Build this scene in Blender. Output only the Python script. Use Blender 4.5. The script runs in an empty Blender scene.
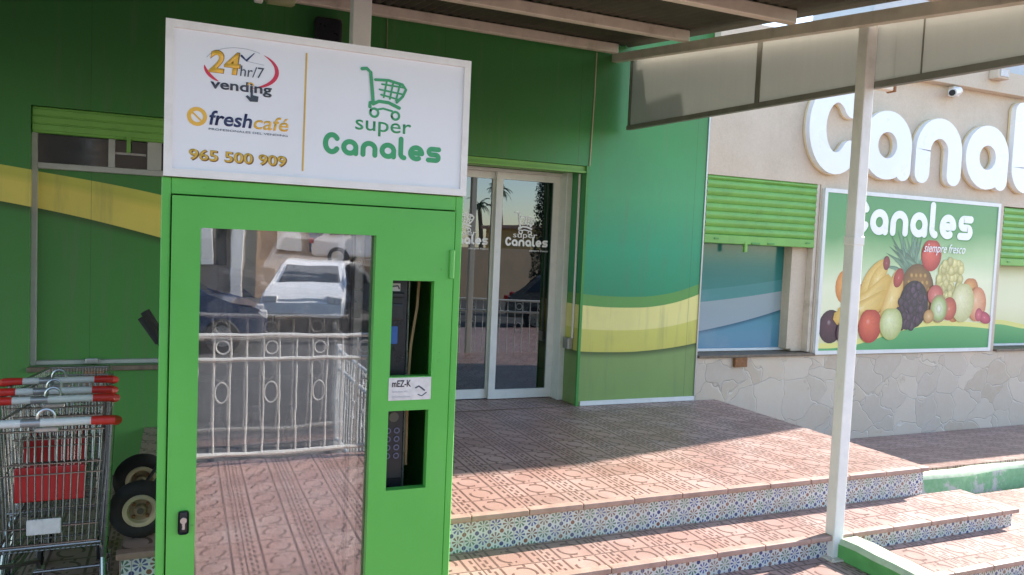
import bpy, bmesh, math, random
from mathutils import Vector, Matrix
random.seed(7)
S = bpy.context.scene
COL = S.collection
PI = math.pi

# ------------------------------------------------------------------ helpers
def link(o):
    COL.objects.link(o); return o

def obj(name, bm, mat, parent=None, smooth=False, recalc=True):
    if recalc:
        bmesh.ops.recalc_face_normals(bm, faces=bm.faces)
    me = bpy.data.meshes.new(name)
    bm.to_mesh(me); bm.free()
    mats = mat if isinstance(mat, (list, tuple)) else [mat]
    for m in mats: me.materials.append(m)
    if smooth:
        for p in me.polygons: p.use_smooth = True
        try: me.set_sharp_from_angle(angle=math.radians(35))
        except Exception: pass
    o = link(bpy.data.objects.new(name, me))
    if parent is not None: attach(o, parent)
    return o

def world_loc(o):
    v = Vector(o.location)
    while o.parent is not None:
        o = o.parent
        if o.type == 'EMPTY': v = Vector(o.location)
    return v

def attach(o, parent):
    root = parent
    o.parent = parent
    if parent.type == 'EMPTY':
        o.matrix_parent_inverse = Matrix.Translation(-Vector(parent.location))

def thing(name, label, cat, loc=(0, 0, 0), group=None):
    o = link(bpy.data.objects.new(name, None))
    o.empty_display_size = .1
    o.location = loc
    o['label'] = label; o['category'] = cat
    if group: o['group'] = group
    return o

def tag(o, label, cat, group=None):
    o['label'] = label; o['category'] = cat
    if group: o['group'] = group
    return o

def structure(name, bm, mat):
    o = obj(name, bm, mat); o['kind'] = 'structure'; return o

def copy_tree(o, parent=None):
    kids = list(o.children)
    c = o.copy(); COL.objects.link(c)
    if parent is not None: c.parent = parent
    for k in kids: copy_tree(k, c)
    return c

def box(bm, x0, x1, y0, y1, z0, z1, bev=0, seg=1, rot=None, piv=None):
    vs = [bm.verts.new((x, y, z)) for x in (x0, x1) for y in (y0, y1) for z in (z0, z1)]
    f = [(0, 1, 3, 2), (4, 6, 7, 5), (0, 4, 5, 1), (2, 3, 7, 6), (0, 2, 6, 4), (1, 5, 7, 3)]
    fs = [bm.faces.new([vs[i] for i in q]) for q in f]
    if rot is not None:
        bmesh.ops.rotate(bm, verts=vs, cent=piv or ((x0+x1)/2, (y0+y1)/2, (z0+z1)/2), matrix=rot)
    if bev:
        es = list({e for q in fs for e in q.edges})
        bmesh.ops.bevel(bm, geom=es, offset=bev, segments=seg, affect='EDGES', profile=.6)
    return vs

def B(): return bmesh.new()

def tube(bm, pts, r, n=8, cap=True, closed=False):
    pts = [Vector(p) for p in pts]
    rings = []; ref = None
    N = len(pts)
    for i, p in enumerate(pts):
        if closed: t = pts[(i+1) % N]-pts[i-1]
        else: t = pts[min(i+1, N-1)]-pts[max(i-1, 0)]
        t.normalize()
        if ref is None:
            ref = Vector((0, 0, 1)) if abs(t.z) < .9 else Vector((1, 0, 0))
        a = (ref - t*ref.dot(t))
        if a.length < 1e-6: a = t.orthogonal()
        a.normalize(); b = t.cross(a); ref = a
        rr = r[i] if isinstance(r, (list, tuple)) else r
        rings.append([bm.verts.new(p+(a*math.cos(2*PI*k/n)+b*math.sin(2*PI*k/n))*rr) for k in range(n)])
    M = N if closed else N-1
    for i in range(M):
        A, Bq = rings[i], rings[(i+1) % N]
        for k in range(n):
            bm.faces.new((A[k], A[(k+1) % n], Bq[(k+1) % n], Bq[k]))
    if cap and not closed:
        bm.faces.new(rings[0]); bm.faces.new(rings[-1])

def lathe(bm, prof, c, axis='y', n=24):
    """prof: (radius, along) pairs; revolved about an axis through c"""
    c = Vector(c)
    ax = {'x': Vector((1, 0, 0)), 'y': Vector((0, 1, 0)), 'z': Vector((0, 0, 1))}[axis]
    a = {'x': Vector((0, 1, 0)), 'y': Vector((0, 0, 1)), 'z': Vector((1, 0, 0))}[axis]
    b = ax.cross(a)
    rings = []
    for r, t in prof:
        if r < 1e-6: rings.append([bm.verts.new(c+ax*t)])
        else: rings.append([bm.verts.new(c+ax*t+(a*math.cos(2*PI*k/n)+b*math.sin(2*PI*k/n))*r) for k in range(n)])
    for A, Bq in zip(rings, rings[1:]):
        for k in range(n):
            q = [A[k % len(A)], A[(k+1) % len(A)], Bq[(k+1) % len(Bq)], Bq[k % len(Bq)]]
            u = []
            for v in q:
                if v not in u: u.append(v)
            if len(u) > 2: bm.faces.new(u)

def holed_panel(bm, xs, zs, holes, y0, y1):
    """panel in the XZ plane from y0 (front) to y1 with rectangular holes; xs, zs are the cut lines"""
    V = {}
    def v(x, z):
        if (x, z) not in V: V[(x, z)] = bm.verts.new((x, y0, z))
        return V[(x, z)]
    fs = []
    for x0, x1 in zip(xs, xs[1:]):
        for z0, z1 in zip(zs, zs[1:]):
            cx, cz = (x0+x1)/2, (z0+z1)/2
            if any(h[0] < cx < h[1] and h[2] < cz < h[3] for h in holes): continue
            fs.append(bm.faces.new((v(x0, z0), v(x1, z0), v(x1, z1), v(x0, z1))))
    r = bmesh.ops.extrude_face_region(bm, geom=fs)
    bmesh.ops.translate(bm, verts=[g for g in r['geom'] if isinstance(g, bmesh.types.BMVert)], vec=(0, y1-y0, 0))

def slab_poly(bm, pts, y, d):
    """polygon (x,z) at y extruded by d"""
    vs = [bm.verts.new((x, y, z)) for x, z in pts]
    f = bm.faces.new(vs)
    r = bmesh.ops.extrude_face_region(bm, geom=[f])
    bmesh.ops.translate(bm, verts=[g for g in r['geom'] if isinstance(g, bmesh.types.BMVert)], vec=(0, d, 0))

def stroke(bm, path, w, y, d, caps=(True, True), closed=False, taper=None):
    """flat band of width w along path (x,z), round ends, extruded from y by d"""
    P = [Vector((p[0], p[1])) for p in path]
    N = len(P); Lf = []; Rt = []
    for i, p in enumerate(P):
        if closed: t = P[(i+1) % N]-P[i-1]
        else: t = P[min(i+1, N-1)]-P[max(i-1, 0)]
        t.normalize(); nn = Vector((-t.y, t.x))
        ww = (w if taper is None else w*taper[i])/2
        Lf.append(p+nn*ww); Rt.append(p-nn*ww)
    def mk(pp, yy): return [bm.verts.new((q.x, yy, q.y)) for q in pp]
    capS = []; capE = []
    if not closed:
        for which, lst in ((0, capS), (1, capE)):
            if not caps[which]: continue
            p = P[0] if which == 0 else P[-1]
            t = (P[1]-P[0]) if which == 0 else (P[-1]-P[-2])
            t.normalize(); nn = Vector((-t.y, t.x))
            ww = (w if taper is None else w*taper[0 if which == 0 else -1])/2
            for k in range(1, 8):
                a = PI*k/8
                if which == 0: lst.append(p-nn*ww*math.cos(a)-t*ww*math.sin(a))   # from right to left round the start
                else: lst.append(p+nn*ww*math.cos(a)+t*ww*math.sin(a))            # from left to right round the end
    sides = []
    for yy in (y, y+d):
        l, r = mk(Lf, yy), mk(Rt, yy); s, e = mk(capS, yy), mk(capE, yy)
        M = N if closed else N-1
        for i in range(M):
            bm.faces.new((l[i], l[(i+1) % N], r[(i+1) % N], r[i]))
        if s: bm.faces.new([r[0]]+s+[l[0]])
        if e: bm.faces.new([l[-1]]+e+[r[-1]])
        sides.append((l, r, s, e))
    (l, r, s, e), (l2, r2, s2, e2) = sides
    if closed:
        loops = [(l, l2), (r, r2)]
    else:
        loops = [(r[::-1]+s+l+e, r2[::-1]+s2+l2+e2)]
    for a, b in loops:
        for i in range(len(a)):
            j = (i+1) % len(a)
            bm.faces.new((a[i], a[j], b[j], b[i]))

def arc(cx, cz, rx, a0, a1, n=20, rz=None):
    rz = rx if rz is None else rz
    return [(cx+rx*math.cos(math.radians(a0+(a1-a0)*k/n)), cz+rz*math.sin(math.radians(a0+(a1-a0)*k/n))) for k in range(n+1)]

# rounded display lettering: x-height 1; each glyph = strokes (path, closed), advance
W_ = .30
def glyph(ch):
    h = W_/2; r = .5-h
    if ch == 'C':
        return [(arc(.51, .66, .36, 38, 322, 28, .51), False)], 1.04
    if ch == 'a':
        return [(arc(.5, .5, r, 0, 360, 32)[:-1], True), ([(.5+r, .5), (.5+r, h)], False)], 1.12
    if ch == 'n':
        return [([(h, h), (h, .5)]+arc(.5, .5, r, 180, 0, 18)+[(.5+r, h)], False)], 1.12
    if ch == 'l':
        return [([(h, 1.30), (h, .40)]+arc(.36, .40, .21, 180, 255, 6, .25)+[(.36, h)], False)], .60
    if ch == 'e':
        return [(arc(.5, .5, r, 0, 298, 26), False), ([(.2, .5), (.5+r, .5)], False)], 1.10
    if ch == 's':
        return [([(.80, 1-h), (.36, 1-h)]+arc(.36, .5+(.5-h)/2, (.5-h)/2, 90, 270, 8)+[(.62, .5)]+arc(.62, .5-(.5-h)/2, (.5-h)/2, 90, -90, 8)+[(.16, h)], False)], .98
    return [], .5

def word(bm, text, x0, z0, xh, y, d, sx=1.0, total=None, slope=0.0, only=None):
    adv = [glyph(c)[1] for c in text]
    if total: sx = total/(sum(adv)*xh-.12*xh)
    x = x0
    for i, c in enumerate(text):
        st, a = glyph(c)
        if only is None or only == i:
            for k, (p, cl) in enumerate(st):
                stroke(bm, [(x+q[0]*xh*sx, z0+q[1]*xh+slope*(x-x0)) for q in p], W_*xh*(1+sx)/2, y+.0006*k, d, closed=cl)
        x += a*xh*sx

def text_mesh(name, txt, x0, z0, width, height, y, mat, parent, depth=.0012, shear=0.0, bold=0.0, slope=0.0):
    cu = bpy.data.curves.new(name, 'FONT'); cu.body = txt; cu.extrude = 0; cu.shear = shear; cu.offset = bold
    cu.resolution_u = 4
    t = bpy.data.objects.new(name, cu); COL.objects.link(t)
    dg = bpy.context.evaluated_depsgraph_get()
    me = bpy.data.meshes.new_from_object(t.evaluated_get(dg))
    bpy.data.objects.remove(t); bpy.data.curves.remove(cu)
    xs = [v.co.x for v in me.vertices]; ys = [v.co.y for v in me.vertices]
    ax, bx, ay, by = min(xs), max(xs), min(ys), max(ys)
    for v in me.vertices:
        X = x0+(v.co.x-ax)/(bx-ax)*width
        v.co = Vector((X, y, z0+(v.co.y-ay)/(by-ay)*height+slope*(X-x0)))
    bm = B(); bm.from_mesh(me); bpy.data.meshes.remove(me)
    r = bmesh.ops.extrude_face_region(bm, geom=list(bm.faces))
    bmesh.ops.translate(bm, verts=[g for g in r['geom'] if isinstance(g, bmesh.types.BMVert)], vec=(0, depth, 0))
    return obj(name, bm, mat, parent)

# ------------------------------------------------------------------ shader expressions
class X:
    def __init__(s, nt, v): s.nt = nt; s.v = v
    def _m(s, op, *o):
        n = s.nt.nodes.new('ShaderNodeMath'); n.operation = op
        for i, q in enumerate((s,)+o):
            if isinstance(q, X):
                if isinstance(q.v, (int, float)): n.inputs[i].default_value = q.v
                else: s.nt.links.new(q.v, n.inputs[i])
            else: n.inputs[i].default_value = q
        return X(s.nt, n.outputs[0])
    def __add__(s, o): return s._m('ADD', o)
    def __sub__(s, o): return s._m('SUBTRACT', o)
    def __mul__(s, o): return s._m('MULTIPLY', o)
    def __truediv__(s, o): return s._m('DIVIDE', o)
    def lt(s, o): return s._m('LESS_THAN', o)
    def gt(s, o): return s._m('GREATER_THAN', o)
    def fract(s): return s._m('FRACT')
    def floor(s): return s._m('FLOOR')
    def abs(s): return s._m('ABSOLUTE')
    def sin(s): return s._m('SINE')
    def cos(s): return s._m('COSINE')
    def sqrt(s): return s._m('SQRT')
    def pow(s, o): return s._m('POWER', o)
    def atan2(s, o): return s._m('ARCTAN2', o)
    def mod(s, o): return s._m('FLOORED_MODULO', o)
    def max(s, o): return s._m('MAXIMUM', o)
    def min(s, o): return s._m('MINIMUM', o)
    def inv(s): return X(s.nt, 1.0)._m('SUBTRACT', s)
    def clamp(s):
        r = s._m('ADD', 0.0); r.v.node.use_clamp = True; return r
    def smooth(s, a, b):
        n = s.nt.nodes.new('ShaderNodeMapRange'); n.interpolation_type = 'SMOOTHSTEP'
        s.nt.links.new(s.v, n.inputs[0]); n.inputs[1].default_value = a; n.inputs[2].default_value = b
        return X(s.nt, n.outputs[0])

def ramp(nt, fac, stops, interp='LINEAR'):
    n = nt.nodes.new('ShaderNodeValToRGB'); cr = n.color_ramp; cr.interpolation = interp
    while len(cr.elements) < len(stops): cr.elements.new(.5)
    for e, (p, c) in zip(cr.elements, stops):
        e.position = p; e.color = (*c, 1)
    nt.links.new(fac.v if isinstance(fac, X) else fac, n.inputs[0])
    return n.outputs[0]

def mixc(nt, fac, a, b, mode='MIX'):
    n = nt.nodes.new('ShaderNodeMix'); n.data_type = 'RGBA'; n.blend_type = mode
    for i, q in ((0, fac), (6, a), (7, b)):
        if isinstance(q, X): q = q.v
        if isinstance(q, (int, float)): n.inputs[i].default_value = q
        elif isinstance(q, tuple): n.inputs[i].default_value = (*q, 1)
        else: nt.links.new(q, n.inputs[i])
    return n.outputs[2]

def newmat(name):
    m = bpy.data.materials.new(name); m.use_nodes = True
    nt = m.node_tree; p = nt.nodes['Principled BSDF']
    tc = nt.nodes.new('ShaderNodeTexCoord')
    return m, nt, p, tc.outputs['Object']

def xyz(nt, co):
    n = nt.nodes.new('ShaderNodeSeparateXYZ'); nt.links.new(co, n.inputs[0])
    return [X(nt, o) for o in n.outputs]

def noise(nt, co, scale, detail=3, rough=.55, stretch=None):
    if stretch:
        mp = nt.nodes.new('ShaderNodeMapping'); mp.inputs['Scale'].default_value = stretch
        nt.links.new(co, mp.inputs[0]); co = mp.outputs[0]
    n = nt.nodes.new('ShaderNodeTexNoise'); n.inputs['Scale'].default_value = scale
    n.inputs['Detail'].default_value = detail; n.inputs['Roughness'].default_value = rough
    nt.links.new(co, n.inputs['Vector'])
    return X(nt, n.outputs[0])

def bump(nt, p, h, strength=.3, dist=.01, prev=None):
    n = nt.nodes.new('ShaderNodeBump'); n.inputs['Strength'].default_value = strength; n.inputs['Distance'].default_value = dist
    nt.links.new(h.v, n.inputs['Height'])
    if prev is not None: nt.links.new(prev, n.inputs['Normal'])
    nt.links.new(n.outputs[0], p.inputs['Normal'])
    return n.outputs[0]

def setp(p, **k):
    for a, b in k.items():
        p.inputs[a.replace('_', ' ')].default_value = b

def plain(name, c, rough=.5, metal=0., var=.12, scale=9, bstr=0., bscale=60, spec=.5, dirt=0., coat=0.):
    m, nt, p, co = newmat(name)
    n = noise(nt, co, scale, 4)
    d = tuple(v*(1-var) for v in c); l = tuple(min(1, v*(1+var)) for v in c)
    colr = ramp(nt, n, [(.3, d), (.7, l)])
    if dirt:
        n2 = noise(nt, co, scale*.37+1.3, 6, .7)
        colr = mixc(nt, n2.smooth(.52, .72)*dirt, colr, (c[0]*.45+.02, c[1]*.42+.015, c[2]*.38+.01))
    nt.links.new(colr, p.inputs['Base Color'])
    n3 = noise(nt, co, scale*2.3, 3)
    r = n3*.22+(rough-.11)
    nt.links.new(r.clamp().v, p.inputs['Roughness'])
    setp(p, Metallic=metal)
    p.inputs['Specular IOR Level'].default_value = spec
    p.inputs['Coat Weight'].default_value = coat
    if bstr: bump(nt, p, noise(nt, co, bscale, 4), bstr, .004)
    return m

M = {}
M['white_paint'] = plain('white_paint', (.80, .77, .73), .42, var=.05, dirt=.2)
M['cream_steel'] = plain('cream_steel', (.66, .57, .47), .42, var=.08, dirt=.45, bstr=.08)
M['sign_white'] = plain('sign_white', (.80, .80, .82), .35, var=.008, scale=3, dirt=.05)
M['alu_white'] = plain('alu_white', (.76, .75, .72), .33, var=.05, dirt=.15)
M['alu_grey'] = plain('alu_grey', (.42, .42, .41), .35, metal=.6, var=.06)
M['alu_dull'] = plain('alu_dull', (.42, .43, .40), .4, var=.08, dirt=.2)
M['kiosk_green'] = plain('kiosk_green', (.085, .37, .075), .36, var=.05, scale=3, dirt=.18, bstr=.05, bscale=22)
def kiosk_mat():
    m, nt, p, co = newmat('kiosk_green_paint')
    n = noise(nt, co, 2.2, 5, .6); n2 = noise(nt, co, 26, 5, .7)
    c = ramp(nt, n, [(.3, (.085, .40, .06)), (.7, (.11, .45, .075))])
    sc_ = noise(nt, co, 9, 6, .8, (1.2, 1, 5)); sm = noise(nt, co, 4.2, 5, .7, (3, 1, .6))
    c = mixc(nt, sm.smooth(.55, .8)*.3, c, (.15, .38, .12))
    c = mixc(nt, sc_.smooth(.66, .70)*.4, c, (.05, .16, .04))
    c = mixc(nt, n2.smooth(.68, .74)*.5, c, (.07, .13, .05))
    x, y, z = xyz(nt, co)
    c = mixc(nt, (z+n2*.25).smooth(.15, -.25)*.35, c, (.16, .17, .11))
    nt.links.new(c, p.inputs['Base Color'])
    nt.links.new((n2*.2+sm*.25+.16).v, p.inputs['Roughness'])
    bump(nt, p, n*.6+n2*.06, .3, .004)
    return m
M['kiosk_green'] = kiosk_mat()
M['kiosk_edge'] = plain('kiosk_edge', (.06, .27, .055), .4, var=.08)
M['shutter_green'] = plain('shutter_green', (.18, .42, .08), .42, var=.08, scale=5, dirt=.35)
M['black'] = plain('black_plastic', (.018, .018, .02), .45, var=.2)
M['black_machine'] = plain('black_machine', (.013, .014, .018), .3, var=.15)
M['rubber'] = plain('rubber', (.022, .021, .02), .75, var=.25, bstr=.3, bscale=90, dirt=.3)
M['rim'] = plain('cream_rim', (.62, .52, .34), .5, var=.1, dirt=.5)
M['hub'] = plain('rusty_hub', (.30, .22, .13), .6, var=.3, scale=30, dirt=.5)
M['chrome'] = plain('zinc_wire', (.30, .30, .28), .3, metal=.95, var=.15, scale=30)
M['grip_white'] = plain('grip_white', (.66, .65, .62), .4, var=.06, dirt=.2)
M['grey_render'] = plain('grey_render', (.60, .60, .60), .9, var=.06, scale=4, bstr=.2)
M['red'] = plain('red_plastic', (.62, .032, .022), .35, var=.08)
M['flap_red'] = plain('flap_red', (.5, .02, .02), .38, var=.1)
M['label_white'] = plain('label_white', (.6, .58, .55), .5, var=.12, scale=40)
M['rust'] = plain('rusty_metal', (.24, .105, .04), .8, var=.35, scale=25, bstr=.4)
M['grey_rail'] = plain('grey_rail', (.20, .195, .17), .5, var=.12)
M['dark_rail'] = plain('dark_rail', (.10, .095, .075), .5, var=.15)
M['roof'] = plain('roof_sheet', (.085, .075, .055), .65, var=.25, scale=2.5, dirt=.5, bstr=.1)
M['olive'] = plain('olive_paint', (.23, .24, .12), .5, var=.12)
M['yellow'] = plain('sign_yellow', (.80, .46, .06), .4, var=.05)
M['gold'] = plain('sign_gold', (.62, .40, .06), .4, var=.08)
M['brown_edge'] = plain('sign_brown', (.16, .085, .02), .5, var=.08)
M['navy'] = plain('sign_navy', (.025, .04, .12), .4, var=.08)
M['slate'] = plain('sign_slate', (.045, .055, .075), .4, var=.08)
M['crimson'] = plain('sign_red', (.62, .03, .07), .4, var=.08)
M['grey_line'] = plain('sign_grey', (.42, .43, .46), .5, var=.05)
M['logo_green'] = plain('logo_green', (.045, .34, .13), .4, var=.05)
M['letter_white'] = plain('letter_white', (.88, .87, .86), .3, var=.025, scale=2)
M['letter_bounce_side'] = plain('letter_bounce_side', (.78, .62, .36), .45, var=.06)  # warm ground bounce put into the colour of the letter rims
M['screen_blue'] = plain('screen_blue', (.05, .14, .42), .2, var=.1)
M['button'] = plain('button_grey', (.15, .16, .26), .3, var=.1)
M['hose'] = plain('tan_hose', (.40, .27, .13), .5, var=.1)
M['steel'] = plain('brushed_steel', (.5, .49, .46), .3, metal=.8, var=.12, scale=14)
M['stone_sill'] = plain('stone_sill', (.17, .125, .085), .6, var=.25, scale=20)
M['cable'] = plain('cable_beige', (.5, .45, .3), .5, var=.08)
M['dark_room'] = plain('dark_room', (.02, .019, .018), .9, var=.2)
M['asphalt'] = plain('asphalt', (.06, .058, .055), .85, var=.25, scale=3, bstr=.4, bscale=120)
M['tan_wall'] = plain('tan_wall', (.42, .30, .20), .85, var=.08, scale=3, bstr=.2)
M['yellow_wall'] = plain('yellow_wall', (.55, .42, .18), .85, var=.08, scale=3)
M['car_white'] = plain('car_white', (.75, .75, .74), .22, var=.02, coat=.6)
M['car_grey'] = plain('car_grey', (.16, .16, .16), .25, metal=.4, var=.05, coat=.6)
M['car_blue'] = plain('car_blue', (.03, .05, .11), .25, metal=.3, var=.05, coat=.6)
M['car_glass'] = plain('car_glass', (.02, .025, .03), .08, var=.1)
M['tail_red'] = plain('tail_red', (.45, .02, .02), .2, var=.1)
M['trunk'] = plain('palm_trunk', (.16, .11, .07), .9, var=.3, scale=14, bstr=.6)
M['leaf'] = plain('leaf_green', (.05, .09, .028), .6, var=.35, scale=2)
M['leaf_dark'] = plain('leaf_dark', (.022, .045, .02), .7, var=.35, scale=2)

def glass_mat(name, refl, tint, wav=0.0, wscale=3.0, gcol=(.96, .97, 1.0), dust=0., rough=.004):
    m = bpy.data.materials.new(name); m.use_nodes = True
    nt = m.node_tree; nt.nodes.remove(nt.nodes['Principled BSDF'])
    out = nt.nodes['Material Output']
    tr = nt.nodes.new('ShaderNodeBsdfTransparent'); tr.inputs[0].default_value = (*tint, 1)
    gl = nt.nodes.new('ShaderNodeBsdfGlossy'); gl.inputs['Roughness'].default_value = rough
    gl.inputs['Color'].default_value = (*gcol, 1)
    fr = nt.nodes.new('ShaderNodeFresnel'); fr.inputs[0].default_value = 1.5
    mr = nt.nodes.new('ShaderNodeMath'); mr.operation = 'ADD'; mr.use_clamp = True; mr.inputs[1].default_value = refl
    nt.links.new(fr.outputs[0], mr.inputs[0])
    mx = nt.nodes.new('ShaderNodeMixShader')
    nt.links.new(mr.outputs[0], mx.inputs[0]); nt.links.new(tr.outputs[0], mx.inputs[1]); nt.links.new(gl.outputs[0], mx.inputs[2])
    nt.links.new(mx.outputs[0], out.inputs[0])
    if dust:
        tc = nt.nodes.new('ShaderNodeTexCoord'); co = tc.outputs['Object']
        a = noise(nt, co, 7, 5, .65, (6, 1, .35)); b_ = noise(nt, co, 3.5, 4, .7)
        f = (a.smooth(.45, .8)*.10+b_.smooth(.45, .75)*.07+.025)*dust
        df = nt.nodes.new('ShaderNodeBsdfDiffuse'); df.inputs[0].default_value = (.62, .58, .54, 1)
        mx2 = nt.nodes.new('ShaderNodeMixShader'); nt.links.new(f.v, mx2.inputs[0]); nt.links.new(mx.outputs[0], mx2.inputs[1]); nt.links.new(df.outputs[0], mx2.inputs[2])
        nt.links.new(mx2.outputs[0], out.inputs[0])
    if wav:
        tc = nt.nodes.new('ShaderNodeTexCoord')
        n = noise(nt, tc.outputs['Object'], wscale, 2, .4)
        b = nt.nodes.new('ShaderNodeBump'); b.inputs['Strength'].default_value = 1; b.inputs['Distance'].default_value = wav
        nt.links.new(n.v, b.inputs['Height']); nt.links.new(b.outputs[0], gl.inputs['Normal'])
    return m
M['kiosk_glass'] = glass_mat('kiosk_glass', .15, (.90, .89, .88), .0004, 4.0, dust=.7, rough=.006)
M['machine_glass'] = glass_mat('machine_glass', .20, (.80, .80, .80), .0012, 2.6, rough=.012, dust=.5)
M['door_glass'] = glass_mat('door_glass', .10, (.28, .29, .31), .0002, 1.2, (.86, .92, .97))

def mural_mat():
    m, nt, p, co = newmat('printed_mural')
    x, y, z = xyz(nt, co)
    def curve(pts):
        n = nt.nodes.new('ShaderNodeFloatCurve')
        c = n.mapping.curves[0]
        X0, X1, Z1 = -4.0, 6.0, 2.5
        q = [((a-X0)/(X1-X0), b/Z1) for a, b in pts]
        c.points[0].location = q[0]; c.points[1].location = q[-1]
        for a in q[1:-1]: c.points.new(*a)
        n.mapping.update()
        nt.links.new(((x-X0)/(X1-X0)).v, n.inputs[1])
        return X(nt, n.outputs[0])*Z1
    top = curve([(-4, 2.0), (-2, 1.90), (-1.1, 1.80), (-.14, 1.665), (1.2, 1.33), (2.4, 1.03), (3.2, .915), (3.75, .888), (4.1, .91), (4.56, 1.03), (6, 1.6)])
    bot = curve([(-4, 1.72), (-2, 1.66), (-1.1, 1.56), (-.14, 1.36), (1.2, .95), (2.4, .60), (3.2, .50), (3.6, .482), (3.95, .488), (4.56, .56), (6, .9)])
    # ground colour of the print: dark green left, teal to the right
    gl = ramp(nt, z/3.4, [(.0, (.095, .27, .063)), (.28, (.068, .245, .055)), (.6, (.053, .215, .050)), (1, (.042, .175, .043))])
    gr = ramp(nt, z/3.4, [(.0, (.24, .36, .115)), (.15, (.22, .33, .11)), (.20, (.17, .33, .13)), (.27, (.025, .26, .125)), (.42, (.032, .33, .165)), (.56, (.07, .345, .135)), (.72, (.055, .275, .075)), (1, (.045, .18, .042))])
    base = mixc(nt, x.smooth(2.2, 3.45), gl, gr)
    # stripe of mid green above the band on the right side
    d = z-top
    base = mixc(nt, d.lt(.10)*d.gt(0)*x.gt(2.6)*.85, base, (.14, .34, .07))
    u = (z-bot)/(top-bot)
    band_r = ramp(nt, u, [(0, (.60, .55, .12)), (.48, (.64, .60, .14)), (.5, (.80, .72, .27)), (1, (.78, .71, .26))], 'LINEAR')
    band_l = ramp(nt, u, [(0, (.76, .64, .14)), (.6, (.78, .66, .14)), (.8, (.58, .56, .10)), (1, (.60, .58, .11))])
    band = mixc(nt, x.smooth(1.5, 3), band_l, band_r)
    inb = u.gt(0)*u.lt(1)
    # printed drop line under the swoosh
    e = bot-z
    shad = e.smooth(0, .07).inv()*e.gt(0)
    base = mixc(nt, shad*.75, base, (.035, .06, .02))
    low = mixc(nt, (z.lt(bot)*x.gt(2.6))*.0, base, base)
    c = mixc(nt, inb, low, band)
    n1 = noise(nt, co, 1.3, 5, .6)
    c = mixc(nt, n1.smooth(.35, .75)*.16, c, (.10, .12, .07))
    n2 = noise(nt, co, 2.2, 4, .6, (5, 1, .5))
    c = mixc(nt, n2.smooth(.5, .75)*.26, c, (.15, .17, .11))
    # dust towards the skirting with an uneven edge
    n3 = noise(nt, co, 9, 4)
    # joints of the printed sheets every 1.25 m
    j = ((x+.58)/1.25).fract()
    jm = (j-.5).abs().gt(.4985)
    c = mixc(nt, jm*.5, c, (.03, .06, .02))
    nt.links.new(c, p.inputs['Base Color'])
    rr = n3*.16+.30
    nt.links.new(rr.v, p.inputs['Roughness'])
    p.inputs['Specular IOR Level'].default_value = .35
    bump(nt, p, noise(nt, co, 2.1, 2)+jm*-.5, .25, .006)
    return m
M['mural'] = mural_mat()

def plaster_mat():
    m, nt, p, co = newmat('beige_plaster')
    n = noise(nt, co, 2.2, 6, .65); n2 = noise(nt, co, 55, 3)
    c = ramp(nt, n*.6+n2*.4, [(.3, (.56, .46, .34)), (.5, (.64, .53, .40)), (.72, (.70, .59, .47))])
    n3 = noise(nt, co, 1.2, 5, .6, (3.5, 1, .35))
    c = mixc(nt, n3.smooth(.52, .8)*.3, c, (.40, .31, .22))
    nt.links.new(c, p.inputs['Base Color']); setp(p, Roughness=.9)
    bump(nt, p, n2*.6+noise(nt, co, 150, 2)*.4, .45, .004)
    return m
M['plaster'] = plaster_mat()

def stone_mat():
    m, nt, p, co = newmat('crazy_stone')
    mp = nt.nodes.new('ShaderNodeMapping'); mp.inputs['Scale'].default_value = (1, 1, 1.25); nt.links.new(co, mp.inputs[0])
    nz = nt.nodes.new('ShaderNodeTexNoise'); nz.inputs['Scale'].default_value = 3.5; nt.links.new(co, nz.inputs['Vector'])
    add = nt.nodes.new('ShaderNodeMix'); add.data_type = 'VECTOR'; add.inputs[0].default_value = .26
    nt.links.new(mp.outputs[0], add.inputs[4]); nt.links.new(nz.outputs['Color'], add.inputs[5])
    v = nt.nodes.new('ShaderNodeTexVoronoi'); v.inputs['Scale'].default_value = 4.2; nt.links.new(add.outputs[1], v.inputs['Vector'])
    e = nt.nodes.new('ShaderNodeTexVoronoi'); e.feature = 'DISTANCE_TO_EDGE'; e.inputs['Scale'].default_value = 4.2; nt.links.new(add.outputs[1], e.inputs['Vector'])
    cs = nt.nodes.new('ShaderNodeSeparateColor'); nt.links.new(v.outputs['Color'], cs.inputs[0])
    r = X(nt, cs.outputs[0])
    c = ramp(nt, r, [(0, (.50, .395, .29)), (.25, (.60, .49, .37)), (.5, (.53, .44, .345)), (.75, (.64, .53, .41)), (1, (.52, .43, .34))])
    n = noise(nt, co, 7, 6, .7)
    c = mixc(nt, n.smooth(.4, .75)*.4, c, (.60, .54, .46))
    n2 = noise(nt, co, 3.1, 5, .7)
    c = mixc(nt, n2.smooth(.62, .72)*.4, c, (.36, .24, .14))
    ed = X(nt, e.outputs['Distance'])
    g = ed.smooth(.008, .028).inv()
    c = mixc(nt, g*.55*noise(nt, co, 2.3, 3).smooth(.30, .55), c, (.66, .60, .52))
    g2 = ed.smooth(.0, .010).inv()*noise(nt, co, 1.7, 3).gt(.50)
    c = mixc(nt, g2*.6, c, (.28, .21, .15))
    nt.links.new(c, p.inputs['Base Color']); setp(p, Roughness=.55)
    bump(nt, p, ed.smooth(0, .03)*.8+n*.5+r*.4, .6, .010)
    return m
M['stone'] = stone_mat()

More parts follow.
